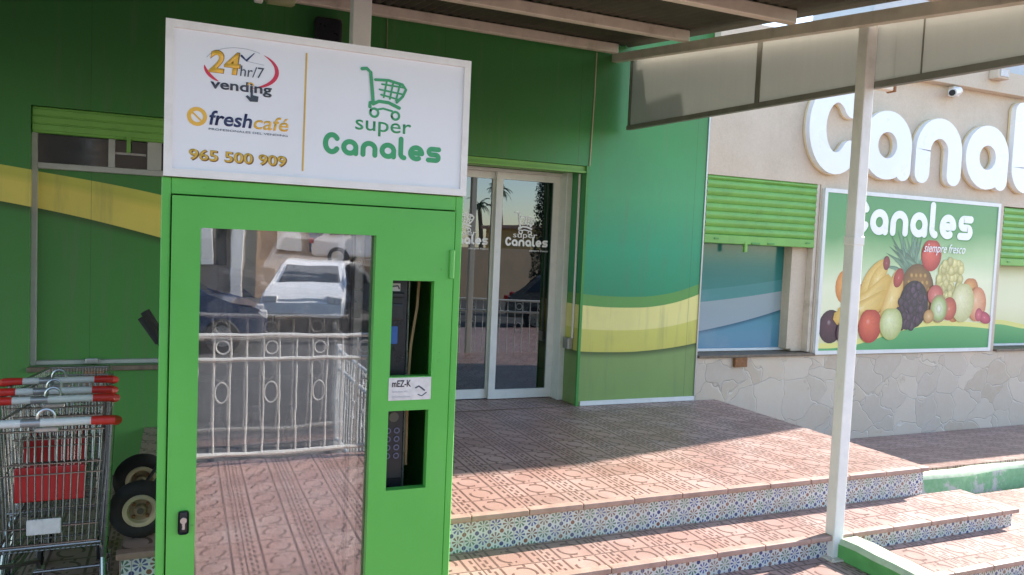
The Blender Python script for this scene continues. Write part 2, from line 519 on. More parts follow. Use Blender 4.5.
def paving_mat(name='terracotta', ox=0., oy=0., rot=False):
    m, nt, p, co = newmat(name)
    x, y, z = xyz(nt, co)
    if rot: x, y = y, x
    T = .35
    a = (x+ox)/T; b = (y+oy)/T
    b = b*1.65
    i = a.floor(); j = b.floor()
    u = a.fract(); v = b.fract()
    def line(uc, w): return (u-uc).abs().lt(w)
    joint = (u-.5).abs().gt(.487).max((v-.5).abs().gt(.478))
    odd = (i+j).mod(2.0)
    g = joint
    for uc, ph in ((.075, 0.), (.145, .5), (.925, .25)):
        g = g.max(line(uc, .021)*((v*3.0+ph).fract()).gt(.36))
    for uc in (.255, .80):
        g = g.max(line(uc, .020)*(v-.5).abs().lt(.46))
    # an open oval drawn as two facing arcs, with tails towards the tile edges
    uu = (u-.53)/.175; vv = (v-.5)/.33
    rr = (uu*uu+vv*vv).sqrt()
    oval = (rr-1.0).abs().lt(.13)*((uu*vv).gt(-.30))
    g = g.max(oval*(odd.gt(.5).max(uu.abs().gt(.15))))
    g = g.max(line(.62, .020)*v.gt(.86)).max(line(.44, .020)*v.lt(.14))
    e2 = ((u-.53)*(u-.53)*9.0+(v-.93)*(v-.93)*6.0).sqrt()
    nub = e2.lt(.14)
    # colour of each tile and weathering
    wn = nt.nodes.new('ShaderNodeTexWhiteNoise'); wn.noise_dimensions = '2D'
    cmb = nt.nodes.new('ShaderNodeCombineXYZ'); nt.links.new(i.v, cmb.inputs[0]); nt.links.new(j.v, cmb.inputs[1])
    nt.links.new(cmb.outputs[0], wn.inputs['Vector'])
    rnd = X(nt, wn.outputs[0])
    c = ramp(nt, rnd, [(0, (.33, .19, .155)), (.35, (.40, .24, .20)), (.7, (.44, .275, .235)), (1, (.37, .218, .178))])
    n = noise(nt, co, 3.0, 6, .65); n2 = noise(nt, co, 38, 4, .6)
    c = mixc(nt, n.smooth(.42, .75)*.45, c, (.52, .415, .375))
    c = mixc(nt, n2.smooth(.5, .8)*.35, c, (.33, .22, .18))
    n4 = noise(nt, co, 1.1, 4, .6)
    c = mixc(nt, n4.smooth(.5, .7)*.4, c, (.25, .17, .145))
    c = mixc(nt, g*.85, c, (.10, .052, .038))
    nt.links.new(c, p.inputs['Base Color'])
    r = n*.3+.27
    nt.links.new(r.v, p.inputs['Roughness'])
    bump(nt, p, (g.inv()*1.0+nub*.5+n2*.12), 1.0, .010)
    return m
M['paving'] = paving_mat()

def azulejo_mat():
    m, nt, p, co = newmat('glazed_tile')
    x, y, z = xyz(nt, co)
    T = .071
    a = x/T; b = z/T
    i = (a+.5).floor(); j = (b+.5).floor()
    u = a-i; v = b-j
    r = (u*u+v*v).sqrt()
    th = v.atan2(u)
    pet = (th*8.0).cos().gt(-.15)*r.gt(.13)*r.lt(.44)*((r-.30).abs()*-3.2+(th*8.0).cos()).gt(-.35)
    k = (i+j*2.0+600.0).mod(3.0)
    c0 = (.16, .055, .025); c1 = (.05, .14, .075); c2 = (.025, .045, .22)
    pc = mixc(nt, k.gt(.5), c0, c1); pc = mixc(nt, k.gt(1.5), pc, c2)
    cen = r.lt(.10)
    u2 = a-(a.floor()+.5); v2 = b-(b.floor()+.5)
    r2 = (u2*u2+v2*v2).sqrt()
    k2 = (a.floor()+b.floor()*2.0+601.0).mod(3.0)
    dc = mixc(nt, k2.gt(.5), (.02, .035, .17), (.22, .06, .025)); dc = mixc(nt, k2.gt(1.5), dc, (.02, .03, .16))
    n = noise(nt, co, 30, 3)
    w = ramp(nt, n, [(.3, (.60, .60, .57)), (.7, (.68, .69, .67))])
    c = mixc(nt, pet*.9, w, pc)
    c = mixc(nt, cen*.6, c, (.35, .33, .2))
    c = mixc(nt, r2.lt(.165)*.95, c, dc)
    # grout joint every two units
    gx = ((x/(2*T)+.25).fract()-.5).abs().gt(.488)
    wn = nt.nodes.new('ShaderNodeTexWhiteNoise'); wn.noise_dimensions = '1D'; nt.links.new((x/(2*T)+.25).floor().v, wn.inputs['W'])
    rt_ = X(nt, wn.outputs[0])
    c = mixc(nt, rt_*.28, c, (.42, .40, .34))
    c = mixc(nt, gx*.8, c, (.30, .27, .24))
    n2 = noise(nt, co, 5, 5, .7)
    c = mixc(nt, n2.smooth(.5, .75)*.3, c, (.36, .28, .2))
    nt.links.new(c, p.inputs['Base Color']); setp(p, Roughness=.22)
    bump(nt, p, gx.inv()+n*.1, .3, .002)
    return m
M['azulejo'] = azulejo_mat()

def nosing_mat(): return plain('clay_nosing', (.40, .25, .20), .6, var=.18, scale=12, dirt=.4, bstr=.25)
M['nosing'] = nosing_mat()
M['mortar'] = plain('mortar', (.38, .30, .22), .85, var=.2, scale=18, bstr=.3)
M['dark_tile'] = plain('dark_tile', (.11, .085, .075), .6, var=.25, scale=6, dirt=.4)

def kerb_mat():
    m, nt, p, co = newmat('green_kerb_paint')
    n = noise(nt, co, 4.5, 6, .7); n2 = noise(nt, co, 22, 4)
    x, y, z = xyz(nt, co)
    c = ramp(nt, n2, [(.3, (.18, .38, .17)), (.7, (.25, .46, .23))])
    c = mixc(nt, n.smooth(.50, .60), c, (.50, .49, .42))
    nt.links.new(c, p.inputs['Base Color']); setp(p, Roughness=.75)
    bump(nt, p, n2+n.smooth(.5, .6)*-.6, .4, .006)
    return m
M['kerb'] = kerb_mat()
M['kerb_top'] = plain('sunlit_worn_kerb_top', (.50, .60, .40), .75, var=.15, scale=7, dirt=.5, bstr=.3)  # worn paint, paled so the top's colour carries sunlight
M['kerb_side'] = plain('green_kerb_side', (.12, .36, .10), .6, var=.15, dirt=.35, bstr=.25)

def panel_mat():
    m = bpy.data.materials.new('frosted_panel'); m.use_nodes = True
    nt = m.node_tree; p = nt.nodes['Principled BSDF']; out = nt.nodes['Material Output']
    tc = nt.nodes.new('ShaderNodeTexCoord'); co = tc.outputs['Object']
    n = noise(nt, co, 1.4, 4); n2 = noise(nt, co, 5, 3, .5, (1, 6, .6))
    c = ramp(nt, n*.6+n2*.4, [(.3, (.52, .52, .49)), (.7, (.56, .56, .53))])
    nt.links.new(c, p.inputs['Base Color']); setp(p, Roughness=.35)
    tl = nt.nodes.new('ShaderNodeBsdfTranslucent'); nt.links.new(c, tl.inputs[0])
    mx = nt.nodes.new('ShaderNodeMixShader'); mx.inputs[0].default_value = .27
    nt.links.new(p.outputs[0], mx.inputs[1]); nt.links.new(tl.outputs[0], mx.inputs[2]); nt.links.new(mx.outputs[0], out.inputs[0])
    return m
M['frosted'] = panel_mat()

def poster_mat(kind):
    m, nt, p, co = newmat('poster_print_'+kind)
    x, y, z = xyz(nt, co)
    n = noise(nt, co, 1.2, 3)
    d = z+(n-.5)*.25+(x-7.3)*-.05
    c = ramp(nt, (d-.4)/1.75, [(0, (.66, .62, .28)), (.26, (.80, .78, .52)), (.45, (.78, .79, .54)), (.62, (.42, .58, .30)), (.75, (.13, .34, .12)), (1, (.09, .30, .11))])
    # bright glow of the print on its left border
    if kind == 'fruit':
        c = mixc(nt, ((x-6.0)*1.1).smooth(0, .9).inv()*z.smooth(1.75, 1.2)*z.gt(0), c, (.62, .60, .22)) if False else c
        f = lambda: ((x-6.0)*1.9)
        wv = (x*2.25-13.2).sin()*-.0+0.0
        # wave top edge from points
        n_ = nt.nodes.new('ShaderNodeFloatCurve'); cc = n_.mapping.curves[0]
        pts = [(6.0, .53), (6.35, .535), (6.7, .585), (7.15, .69), (7.6, .752), (8.1, .755), (8.7, .72)]
        q = [((a-6)/2.7, b) for a, b in pts]
        cc.points[0].location = q[0]; cc.points[1].location = q[-1]
        for a in q[1:-1]: cc.points.new(*a)
        n_.mapping.update(); nt.links.new(((x-6.0)/2.7).v, n_.inputs[1])
        e = X(nt, n_.outputs[0])
    else:
        e = (x*-.62)+6.33
        e = e.max(.72)+((x*5.0).sin()*.03)
    dz = e-z
    c = mixc(nt, dz.gt(-.01), c, (.74, .70, .22))
    gg = ramp(nt, dz/.3, [(0, (.13, .42, .15)), (1, (.04, .28, .09))])
    c = mixc(nt, dz.gt(.045), c, gg)
    nt.links.new(c, p.inputs['Base Color']); setp(p, Roughness=.38)
    return m
M['poster'] = poster_mat('fruit'); M['window_print'] = poster_mat('window')

def blue_print_mat():
    m, nt, p, co = newmat('teal_window_print')
    x, y, z = xyz(nt, co)
    n = noise(nt, co, 3, 4)
    c = ramp(nt, (z-.4)/1.1+(n-.5)*.25, [(0, (.10, .27, .38)), (.3, (.10, .28, .36)), (.55, (.05, .23, .21)), (1, (.025, .18, .15))])
    t = (x-4.7); top = t*t*.03+t*.09+.93; bot = t*t*.06+t*.15+.64
    inb = z.lt(top)*z.gt(bot)
    c = mixc(nt, inb*.85, c, (.36, .41, .42))
    c = mixc(nt, z.lt(bot)*(bot-z).smooth(.0, .05).inv()*.7, c, (.02, .07, .12))
    top2 = top+.12
    c = mixc(nt, z.gt(top)*z.lt(top2)*.5, c, (.10, .30, .30))
    n2 = noise(nt, co, 1.8, 4)
    c = mixc(nt, n2.smooth(.5, .7)*.25, c, (.32, .38, .44))
    nt.links.new(c, p.inputs['Base Color']); setp(p, Roughness=.12)
    p.inputs['Specular IOR Level'].default_value = .6
    return m
M['blue_print'] = blue_print_mat()

def col_mat():
    m, nt, p, co = newmat('printed_fruit')
    a = nt.nodes.new('ShaderNodeVertexColor'); a.layer_name = 'Col'
    n = noise(nt, co, 40, 3)
    c = mixc(nt, n.smooth(.45, .8)*.12, a.outputs[0], (.25, .14, .05), 'MIX')
    nt.links.new(c, p.inputs['Base Color']); setp(p, Roughness=.38)
    return m
M['fruit'] = col_mat()

# ------------------------------------------------------------------ camera
cam = bpy.data.cameras.new('camera'); camo = link(bpy.data.objects.new('camera', cam))
F = 768.425
cam.sensor_width = 36; cam.lens = F*36/1024; cam.clip_start = .05; cam.clip_end = 600
yaw, pit, rol = (math.radians(a) for a in (23.3775, -3.2005, 2.46547))
fwd = Vector((math.sin(yaw)*math.cos(pit), math.cos(yaw)*math.cos(pit), math.sin(pit)))
rt = Vector((math.cos(yaw), -math.sin(yaw), 0)); up = rt.cross(fwd)
r2 = rt*math.cos(rol)+up*math.sin(rol); u2 = -rt*math.sin(rol)+up*math.cos(rol)
mt = Matrix((r2, u2, -fwd)).transposed().to_4x4(); mt.translation = Vector((0, -6.0, 1.4184))
camo.matrix_world = mt
S.camera = camo

# ------------------------------------------------------------------ light
SUN = Vector((1.5, .30, 1.0)).normalized()
el = math.asin(SUN.z); az = math.atan2(SUN.x, SUN.y)
w = bpy.data.worlds.new('World'); S.world = w; w.use_nodes = True
nt = w.node_tree; bg = nt.nodes['Background']
sky = nt.nodes.new('ShaderNodeTexSky'); sky.sky_type = 'NISHITA'; sky.sun_disc = False
sky.sun_elevation = el; sky.sun_rotation = az; sky.altitude = 50; sky.dust_density = .5
nt.links.new(sky.outputs[0], bg.inputs[0]); bg.inputs[1].default_value = .15
sl = bpy.data.lights.new('sun', 'SUN'); sl.energy = 4.0; sl.angle = math.radians(.53); sl.color = (1, .95, .87)
so = link(bpy.data.objects.new('sun', sl)); so.rotation_euler = (-SUN).to_track_quat('-Z', 'Y').to_euler()
so.location = SUN*30
S.view_settings.view_transform = 'Standard'; S.view_settings.look = 'None'
S.view_settings.exposure = 1.78; S.view_settings.gamma = 1.0; S.view_settings.use_curve_mapping = False

# ------------------------------------------------------------------ ground and paving
GZ = -.33
bm = B(); box(bm, -300, 300, -300, 300, -.95, -.70); structure('ground', bm, M['asphalt'])
bm = B(); box(bm, -8, 3.552, -6.34, -2.70, -.71, GZ); box(bm, -8, -.2215, -2.7, -.001, -.71, GZ); structure('pavement', bm, M['paving'])
bm = B(); box(bm, 3.722, 14, -9, -3.105, -.71, -.455); box(bm, 5.56, 14, -3.105, -1.652, -.71, -.455-.09); structure('lower_pavement', bm, M['paving'])
# side walk between the wall and the right hand kerb: a slightly dished strip
bm = B()
A = [(4.70, -.001, -.50), (15, -.001, -.50), (15, -1.42, -.365), (4.70, -1.42, -.365)]
vt = [bm.verts.new(q) for q in A]; vb = [bm.verts.new((q[0], q[1], -.72)) for q in A]
bm.faces.new(vt); bm.faces.new(vb[::-1])
for k in range(4): bm.faces.new((vt[k], vb[k], vb[(k+1) % 4], vt[(k+1) % 4]))
structure('side_path', bm, M['paving'])

TX0, TX1, TY = -.22, 4.775, -2.315
def tread(name, label, x0, x1, y0, y1, z, h, mat=None, left=False):
    t = thing(name, label, 'steps', ((x0+x1)/2, (y0+y1)/2, z-h))
    bm = B(); box(bm, x0, x1, y0+.03, y1, z-h, z-.004); obj('core', bm, M['mortar'], t)
    bm = B()
    vs = [bm.verts.new(q) for q in ((x0, y0-.02, z), (x1+.02, y0-.02, z), (x1+.02, y1, z), (x0, y1, z))]
    bm.faces.new(vs); obj('paving', bm, M['paving'], t)
    # bullnose lip of clay pieces
    bm = B(); x = x0-.02; k = 0
    while x < x1+.02:
        w_ = min(.33, x1+.025-x)
        box(bm, x+.0015, x+w_-.0015, y0-.028+random.uniform(-.002, .002), y0+.028, z-.028, z+.0025+random.uniform(-.001, .001), .008, 2)
        x += w_
    obj('nosing', bm, M['nosing'], t)
    bm = B(); box(bm, x0+.001, x1-.001, y0+.006, y0+.031, z-h+.004, z-.030); obj('tiled_riser', bm, M['azulejo'], t)
    bm = B(); box(bm, x1-.002, x1+.004, y0+.008, y1, z-h+.004, z-.037); obj('side_face', bm, M['azulejo'], t)
    if left:
        bm = B(); box(bm, x0-.006, x0-.0005, y0+.008, y1, z-h, z-.037); obj('side_face', bm, M['nosing'], t)
    bm = B(); box(bm, x0, x1, y0+.001, y0+.029, z-.040, z-.0285); obj('mortar_joint', bm, M['mortar'], t)
    return t
tread('entrance_terrace', 'broad terracotta terrace in front of the sliding glass door, with patterned tile riser', TX0, TX1, TY, -.001, 0.0, .33, left=True)
tread('middle_step', 'middle terracotta step between the terrace and the white canopy post', 1.06, 5.15, -2.705, TY+.005, -.198, .14)
tread('lower_step', 'lowest terracotta step to the right of the green kerb by the post', 3.725, 5.55, -3.10, -2.70, -.323, .38)

def kerb(name, label, pts, w_, z0, ztop, side):
    """pts: centre line (x,y,zt)"""
    bm = B(); N = len(pts); rows = []
    for i, p in enumerate(pts):
        a = Vector(pts[max(i-1, 0)][:2]); b = Vector(pts[min(i+1, N-1)][:2]); t = (b-a).normalized(); n = Vector((-t.y, t.x))
        c = Vector(p[:2]); zt = p[2]; jx = random.uniform(-.006, .006); jz = random.uniform(-.005, .005)
        prof = [(-w_/2, z0), (-w_/2, zt-.03+jz), (-w_/2+.02, zt+jz), (w_/2-.02, zt+jz), (w_/2, zt-.03+jz), (w_/2, z0)]
        rows.append([bm.verts.new((c.x+n.x*(o+jx), c.y+n.y*(o+jx), zz)) for o, zz in prof])
    for A_, B_ in zip(rows, rows[1:]):
        for k in range(5):
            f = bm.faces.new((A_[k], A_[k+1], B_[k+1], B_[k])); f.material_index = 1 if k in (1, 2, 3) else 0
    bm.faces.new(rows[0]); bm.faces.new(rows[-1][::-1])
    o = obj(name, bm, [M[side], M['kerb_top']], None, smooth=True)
    return tag(o, label, 'kerb')
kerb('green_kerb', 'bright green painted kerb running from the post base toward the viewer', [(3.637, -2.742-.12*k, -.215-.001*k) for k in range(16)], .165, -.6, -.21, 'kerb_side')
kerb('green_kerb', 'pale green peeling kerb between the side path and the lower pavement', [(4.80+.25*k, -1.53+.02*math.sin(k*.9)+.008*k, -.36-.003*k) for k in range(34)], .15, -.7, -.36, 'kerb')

# ------------------------------------------------------------------ green shop front
shop = thing('shop_building', 'green clad shop front with printed yellow swoosh, shuttered window and sliding glass door', 'shop', (1.5, .5, GZ))
XL, XR = -7.0, 4.545
WX0, WX1, WZ0, WZ1 = -.93, .62, .455, 2.205          # left window opening
DX0, DX1, DZ1 = 1.35, 3.262, 2.135                    # door recess
bm = B()
holed_panel(bm, [XL, WX0, WX1, DX0, DX1, XR], [-.705, 0.0, WZ0, DZ1, WZ1, 4.3], [(WX0, WX1, WZ0, DZ1), (WX0, WX1, DZ1, WZ1), (DX0, DX1, 0, WZ0), (DX0, DX1, WZ0, DZ1)], 0, .40)
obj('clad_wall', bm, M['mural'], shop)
bm = B(); box(bm, 3.30, XR-.01, -.012, -.002, .004, .045); obj('skirting', bm, M['alu_white'], shop)
bm = B(); box(bm, XR-.012, XR+.004, -.010, .02, .0, 3.0); obj('corner_trim', bm, M['alu_grey'], shop)
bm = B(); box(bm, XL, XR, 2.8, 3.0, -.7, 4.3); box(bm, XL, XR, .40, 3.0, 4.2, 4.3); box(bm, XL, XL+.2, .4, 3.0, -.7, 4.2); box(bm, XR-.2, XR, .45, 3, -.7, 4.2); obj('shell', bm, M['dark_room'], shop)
bm = B(); box(bm, DX0, DX1, .002, .43, .0005, .0055); obj('threshold', bm, M['paving'], shop)
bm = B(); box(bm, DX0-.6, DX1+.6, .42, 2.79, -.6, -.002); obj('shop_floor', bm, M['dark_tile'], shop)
# left window
win = obj('window', (lambda b: (box(b, WX0, WX0+.03, .055, .13, WZ0, 2.03), box(b, WX0+.03, WX1, .055, .13, 1.795, 1.835, .004), box(b, WX0+.03, WX1, .06, .13, WZ0+.001, WZ0+.030, .004),
          box(b, -.475, -.435, .06, .12, 1.835, 2.03), box(b, -.33+.10, -.14, .058, .125, 1.835, 2.03), box(b, .25, .31, .06, .12, 1.835, 2.03), b)[-1])(B()), M['alu_dull'], shop)
bm = B(); box(bm, WX0+.03, WX1, .09, .10, 1.835, 2.03); obj('pane', bm, M['car_glass'], win)
bm = B(); box(bm, -.435, -.24, .085, .088, 1.93, 1.945); obj('slat', bm, M['alu_grey'], win)
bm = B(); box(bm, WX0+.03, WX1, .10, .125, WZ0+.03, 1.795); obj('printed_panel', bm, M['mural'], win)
bm = B(); box(bm, WX0+.002, WX1, .03, .14, 2.03, WZ1-.002, .006); 
for k in range(3): box(bm, WX0+.004, WX1-.002, .022, .031, 2.045+.05*k, 2.088+.05*k, .004)
obj('shutter', bm, M['shutter_green'], win)
bm = B(); box(bm, -.36, -.335, .015, .03, 1.94, 2.05); lathe(bm, [(0, 0), (.014, 0), (.014, .012), (0, .012)], (-.347, .008, 1.955), 'y', 10); obj('shutter_stop', bm, M['shutter_green'], win)
bm = B(); box(bm, WX0-.01, WX1+.01, -.028, .13, WZ0-.035, WZ0-.001, .004); obj('sill', bm, M['stone_sill'], win)
bm = B(); box(bm, -.60, -.52, .03, .06, WZ0+.006, WZ0+.045, .01, 2); obj('latch', bm, M['alu_grey'], win)
bm = B(); box(bm, -.60, -.475, -.024, -.0015, .30, WZ0-.036, .004); obj('lock_plate', bm, M['rust'], win)
# sliding door
bm = B()
FY0, FY1 = .375, .47
box(bm, DX0, 3.21, FY0, FY1, 2.062, DZ1-.045, .004); box(bm, 3.205, 3.262, .26, FY1, .006, DZ1-.045, .003)
obj('door_frame', bm, M['alu_white'], shop)
bm = B(); box(bm, DX0, DX1, .02, .36, DZ1-.044, DZ1-.002, .003); box(bm, DX0, DX1, .0, .05, DZ1-.062, DZ1-.045); obj('lintel_lining', bm, M['shutter_green'], shop)
bm = B(); box(bm, DX1-.004, DX1+.02, -.006, .02, .0, DZ1); obj('recess_edge', bm, M['kiosk_edge'], shop)
def leaf(x0, x1, y):
    b = B()
    holed_panel(b, [x0, x0+.062, x1-.062, x1], [.012, .095, 2.0, 2.06], [(x0+.062, x1-.062, .095, 2.0)], y, y+.04)
    d = obj('sliding_door', b, M['alu_white'], shop)
    b = B(); box(b, x0+.06, x1-.06, y+.016, y+.022, .093, 2.002); obj('glass', b, M['door_glass'], d)
    return d
dl = leaf(1.75, 2.62, .442); dr = leaf(2.575, 3.205, .395)
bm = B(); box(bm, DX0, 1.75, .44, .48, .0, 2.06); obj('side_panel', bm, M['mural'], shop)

def cart_logo(bm, x, z, s, y, d, w_):
    P = lambda q: [(x+a*s, z+b*s) for a, b in q]
    stroke(bm, P([(0, 1.0), (.10, 1.02), (.19, .95), (.24, .55), (.27, .27)]), w_, y, d)
    stroke(bm, P([(.30, .80), (.60, .82), (.92, .76), (1.0, .66), (.93, .50), (.80, .36)]), w_*.8, y+.0002, d)
    for k, (a, b) in enumerate((((.45, .72), (.97, .70)), ((.40, .60), (.93, .55)), ((.44, .49), (.86, .42)))):
        stroke(bm, P([a, b]), w_*.5, y+.0004+.0001*k, d)
    for k, (a, b) in enumerate((((.56, .82), (.50, .44)), ((.71, .81), (.64, .42)), ((.86, .77), (.78, .40)))):
        stroke(bm, P([a, b]), w_*.55, y+.0008+.0001*k, d)
    stroke(bm, P([(.27, .27), (.40, .34), (.62, .33), (.86, .24)]), w_, y+.0012, d)
    stroke(bm, P([(.20, .20), (.20, .29), (.27, .30)]), w_, y+.0014, d)
    stroke(bm, P(arc(.30, .08, .09, 150, -210, 18)), w_*.7, y+.0016, d)
    stroke(bm, P(arc(.78, .06, .085, 200, -160, 18)), w_*.7, y+.0018, d)
    stroke(bm, P([(.34, .15), (.50, .19), (.70, .155)]), w_*.6, y+.002, d)
for dd, x0, yy in ((dr, 2.685, .409), (dl, 2.11, .456)):
    bm = B(); cart_logo(bm, x0+.09, 1.52, .19, yy-.003, .001, .016); word(bm, 'Canales', x0, 1.405-.0, .062, yy, .001, total=.42)
    obj('logo', bm, M['letter_white'], dd)
    text_mesh('lettering', 'super', x0+.075, 1.468, .24, .05, yy, M['letter_white'], dd, .001)
    text_mesh('lettering', 'siempre fresco', x0+.24, 1.355, .19, .024, yy, M['letter_white'], dd, .001, shear=.3)
# conduit by the door and cable above it
cd = thing('conduit', 'thin beige conduit with small junction box beside the sliding door', 'conduit', (3.28, -.01, .5))
bm = B(); tube(bm, [(3.248, .10, 2.07), (3.248, .10, .60)], .011, 8); obj('pipe', bm, M['alu_white'], cd, True)
bm = B(); box(bm, 3.205, 3.259, .10, .20, .50, .60, .006, 2); obj('junction_box', bm, M['alu_grey'], cd)
bm = B(); tube(bm, [(3.30, -.008, 3.12), (3.297, -.012, 2.8), (3.29, -.008, 2.4), (3.283, -.008, 2.135)], .006, 6)
tag(obj('wall_cable', bm, M['cable'], None, True), 'thin beige cable hanging down the green wall above the door corner', 'cable')
bm = B(); tube(bm, [(1.44, -.008, 3.13), (1.445, -.009, 2.8), (1.44, -.008, 2.2)], .0045, 6)
tag(obj('wall_cable', bm, M['olive'], None, True), 'thin olive cable down the green wall right of the speaker', 'cable')

# ------------------------------------------------------------------ beige wing
wing = thing('side_wing', 'beige plastered wing with crazy stone base and green roller shutters', 'building', (8, .5, -.5))
W1 = (4.56, 5.985, .435, 2.165); W2 = (8.80, 10.5, .435, 2.11)
bm = B()
holed_panel(bm, [4.55, W1[0], W1[1], W2[0], W2[1], 15.0], [.41, .435, 2.11, 2.165, 3.36], [(W1[0], W1[1], .435, 2.165), (W2[0], W2[1], .435, 2.11)], .012, .40)
obj('plaster_wall', bm, M['plaster'], wing)
bm = B(); box(bm, 4.55, 15, .004, .40, -.72, .408); obj('stone_base', bm, M['stone'], wing)
bm = B(); box(bm, 4.55, 15, -.09, .40, 3.361, 3.60, .004); obj('parapet_band', bm, M['plaster'], wing)
bm = B(); box(bm, 4.55, 15, 2.6, 2.8, -.7, 3.6); box(bm, 4.6, 15, .40, 2.6, 3.45, 3.6); obj('shell', bm, M['plaster'], wing)
def roller(x0, x1, zb, zt, pane_mat, stops=True):
    b = B(); box(b, x0, x1, .215, .235, .47, zt); 
    wv = obj('window', b, pane_mat, wing)
    b = B(); box(b, x0, x1, .20, .245, .441, .468, .003); obj('frame', b, M['alu_white'], wv)
    b = B(); z = zb
    box(b, x0+.005, x1-.04, .01, .045, zb, zb+.085, .006)
    z = zb+.088
    while z < zt-.01:
        z1 = min(z+.072, zt)
        n = 5; prev = None
        for k in range(n+1):
            t = k/n; yy = .03-.018*math.sin(PI*t); zz = z+(z1-z)*t
            row = [b.verts.new((xx, yy, zz)) for xx in (x0+.012, x1-.045)]
            if prev: b.faces.new((prev[0], prev[1], row[1], row[0]))
            prev = row
        z += .074
    sh = obj('shutter', b, M['shutter_green'], wv, True)
    for xa, xb, za, zc in ((x0+.12, x0+.17, .04, .052), (x1-.16, x1-.11, .04, .052), ((x0+x1)/2-.14, (x0+x1)/2-.04, .006, .022), ((x0+x1)/2+.06, (x0+x1)/2+.14, .012, .026)):
        b = B(); box(b, xa, xb, .001, .009, zb+za, zb+zc); obj('shutter_slot', b, M['kiosk_edge'], sh)
    b = B(); box(b, x0+.49, x0+.525, .004, .04, zb-.075, zb+.03, .004); obj('shutter_stop', b, M['shutter_green'], sh)
    b = B(); box(b, x1-.044, x1-.004, .02, .21, .445, zt, .002); obj('guide_rail', b, M['cream_steel'], wv)
    b = B(); box(b, x0, x1+.03, -.03, .21, .409, .436, .003); obj('sill', b, M['stone_sill'], wv)
    return wv
w1 = roller(W1[0]+.001, W1[1], 1.515, 2.165, M['blue_print'])
bm = B(); box(bm, 5.74, 5.80, .10, .214, .47, 1.52); box(bm, 5.80, W1[1]-.046, .10, .212, .445, 1.52); obj('reveal', bm, M['plaster'], w1)
bm = B(); box(bm, 4.985, 5.135, -.036, .002, .315, .408, .003); obj('lock_plate', bm, M['rust'], w1)
w2 = roller(W2[0]+.001, W2[1], 1.42, 2.105, M['window_print'])

# white wall letters
sign = thing('wall_letters', 'large white rounded letters standing on the beige wall above the fruit poster', 'sign', (8.3, -.1, 2.27))
xx = 5.70; xh = .705; sxx = 1.0
for i, c in enumerate('Canales'):
    st, a = glyph(c)
    bm = B()
    for k, (pth, cl) in enumerate(st):
        stroke(bm, [(xx+q[0]*xh*sxx, 2.272+q[1]*xh*1) for q in pth], W_*xh*1.04, -.075+.002*k, .06, closed=cl)
    o = obj('letter', bm, M['letter_white'], sign)
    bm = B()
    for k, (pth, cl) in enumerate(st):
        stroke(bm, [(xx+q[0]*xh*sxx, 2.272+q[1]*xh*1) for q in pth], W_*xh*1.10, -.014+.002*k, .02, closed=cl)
    obj('letter_back', bm, M['letter_bounce_side'], o)
    xx += a*xh*sxx*.985

# fruit poster
po = thing('fruit_poster', 'green and yellow fruit poster in a white frame on the beige wall', 'poster', (7.34, 0, .42))
PX0, PX1, PZ0, PZ1 = 6.005, 8.69, .42, 2.13
bm = B(); holed_panel(bm, [PX0, PX0+.04, PX1-.04, PX1], [PZ0, PZ0+.04, PZ1-.04, PZ1], [(PX0+.04, PX1-.04, PZ0+.04, PZ1-.04)], -.030, .010); obj('frame', bm, M['alu_white'], po)
bm = B(); box(bm, PX0+.04, PX1-.04, -.022, .008, PZ0+.04, PZ1-.04); obj('print', bm, M['poster'], po)
bm = B(); word(bm, 'Canales', 6.38, 1.685, .275, -.0262, .003, total=1.84); obj('lettering', bm, M['letter_white'], po)
bm = B(); word(bm, 'Canales', 6.392, 1.672, .275, -.0240, .0015, total=1.84); obj('lettering_outline', bm, M['kiosk_edge'], po)
text_mesh('slogan', 'siempre fresco', 7.47, 1.50, .66, .13, -.0385, M['letter_white'], po, .003, shear=.35)
# printed fruit, one flat sheet of colour patches
bm = B(); lay = bm.loops.layers.float_color.new('Col'); layer = [0]
def patch(pts, cc, ce, hl=(0, 0), rings=(0, .18, .5, .8, 1.0)):
    layer[0] += 1; y = -.0232-.00003*layer[0]
    pts = [(7.25+(q[0]-7.25)*1.02, .60+(q[1]-.60)*1.10) for q in pts]
    cx = sum(p[0] for p in pts)/len(pts); cz = sum(p[1] for p in pts)/len(pts)
    n = len(pts); ring = []
    for r in rings:
        hx = cx+hl[0]*(1-r); hz = cz+hl[1]*(1-r)
        ring.append([bm.verts.new((hx+(p[0]-cx)*r, y, hz+(p[1]-cz)*r)) for p in pts] if r > 0 else [bm.verts.new((hx, y, hz))])
    big = n >= 20
    def colr(r):
        if big and r == 0: return tuple(min(1, c_*.72+.26*.85) for c_ in cc)+(1,)
        return colr2(r)
    def colr2(r): return tuple(min(1, max(0, (cc[k]+(ce[k]-cc[k])*.95*r**1.5)*.92+.01)) for k in range(3))+(1,)
    for ri in range(len(rings)-1):
        for k in range(n):
            A_, B_ = ring[ri], ring[ri+1]
            if len(A_) == 1: f = bm.faces.new((A_[0], B_[k], B_[(k+1) % n])); rs = (rings[ri], rings[ri+1], rings[ri+1])
            else: f = bm.faces.new((A_[k], B_[k], B_[(k+1) % n], A_[(k+1) % n])); rs = (rings[ri], rings[ri+1], rings[ri+1], rings[ri])
            for l, r in zip(f.loops, rs):
                q_ = colr(r); t_ = R2.uniform(.93, 1.06); l[lay] = tuple(min(1, v_*t_) for v_ in q_[:3])+(1,)
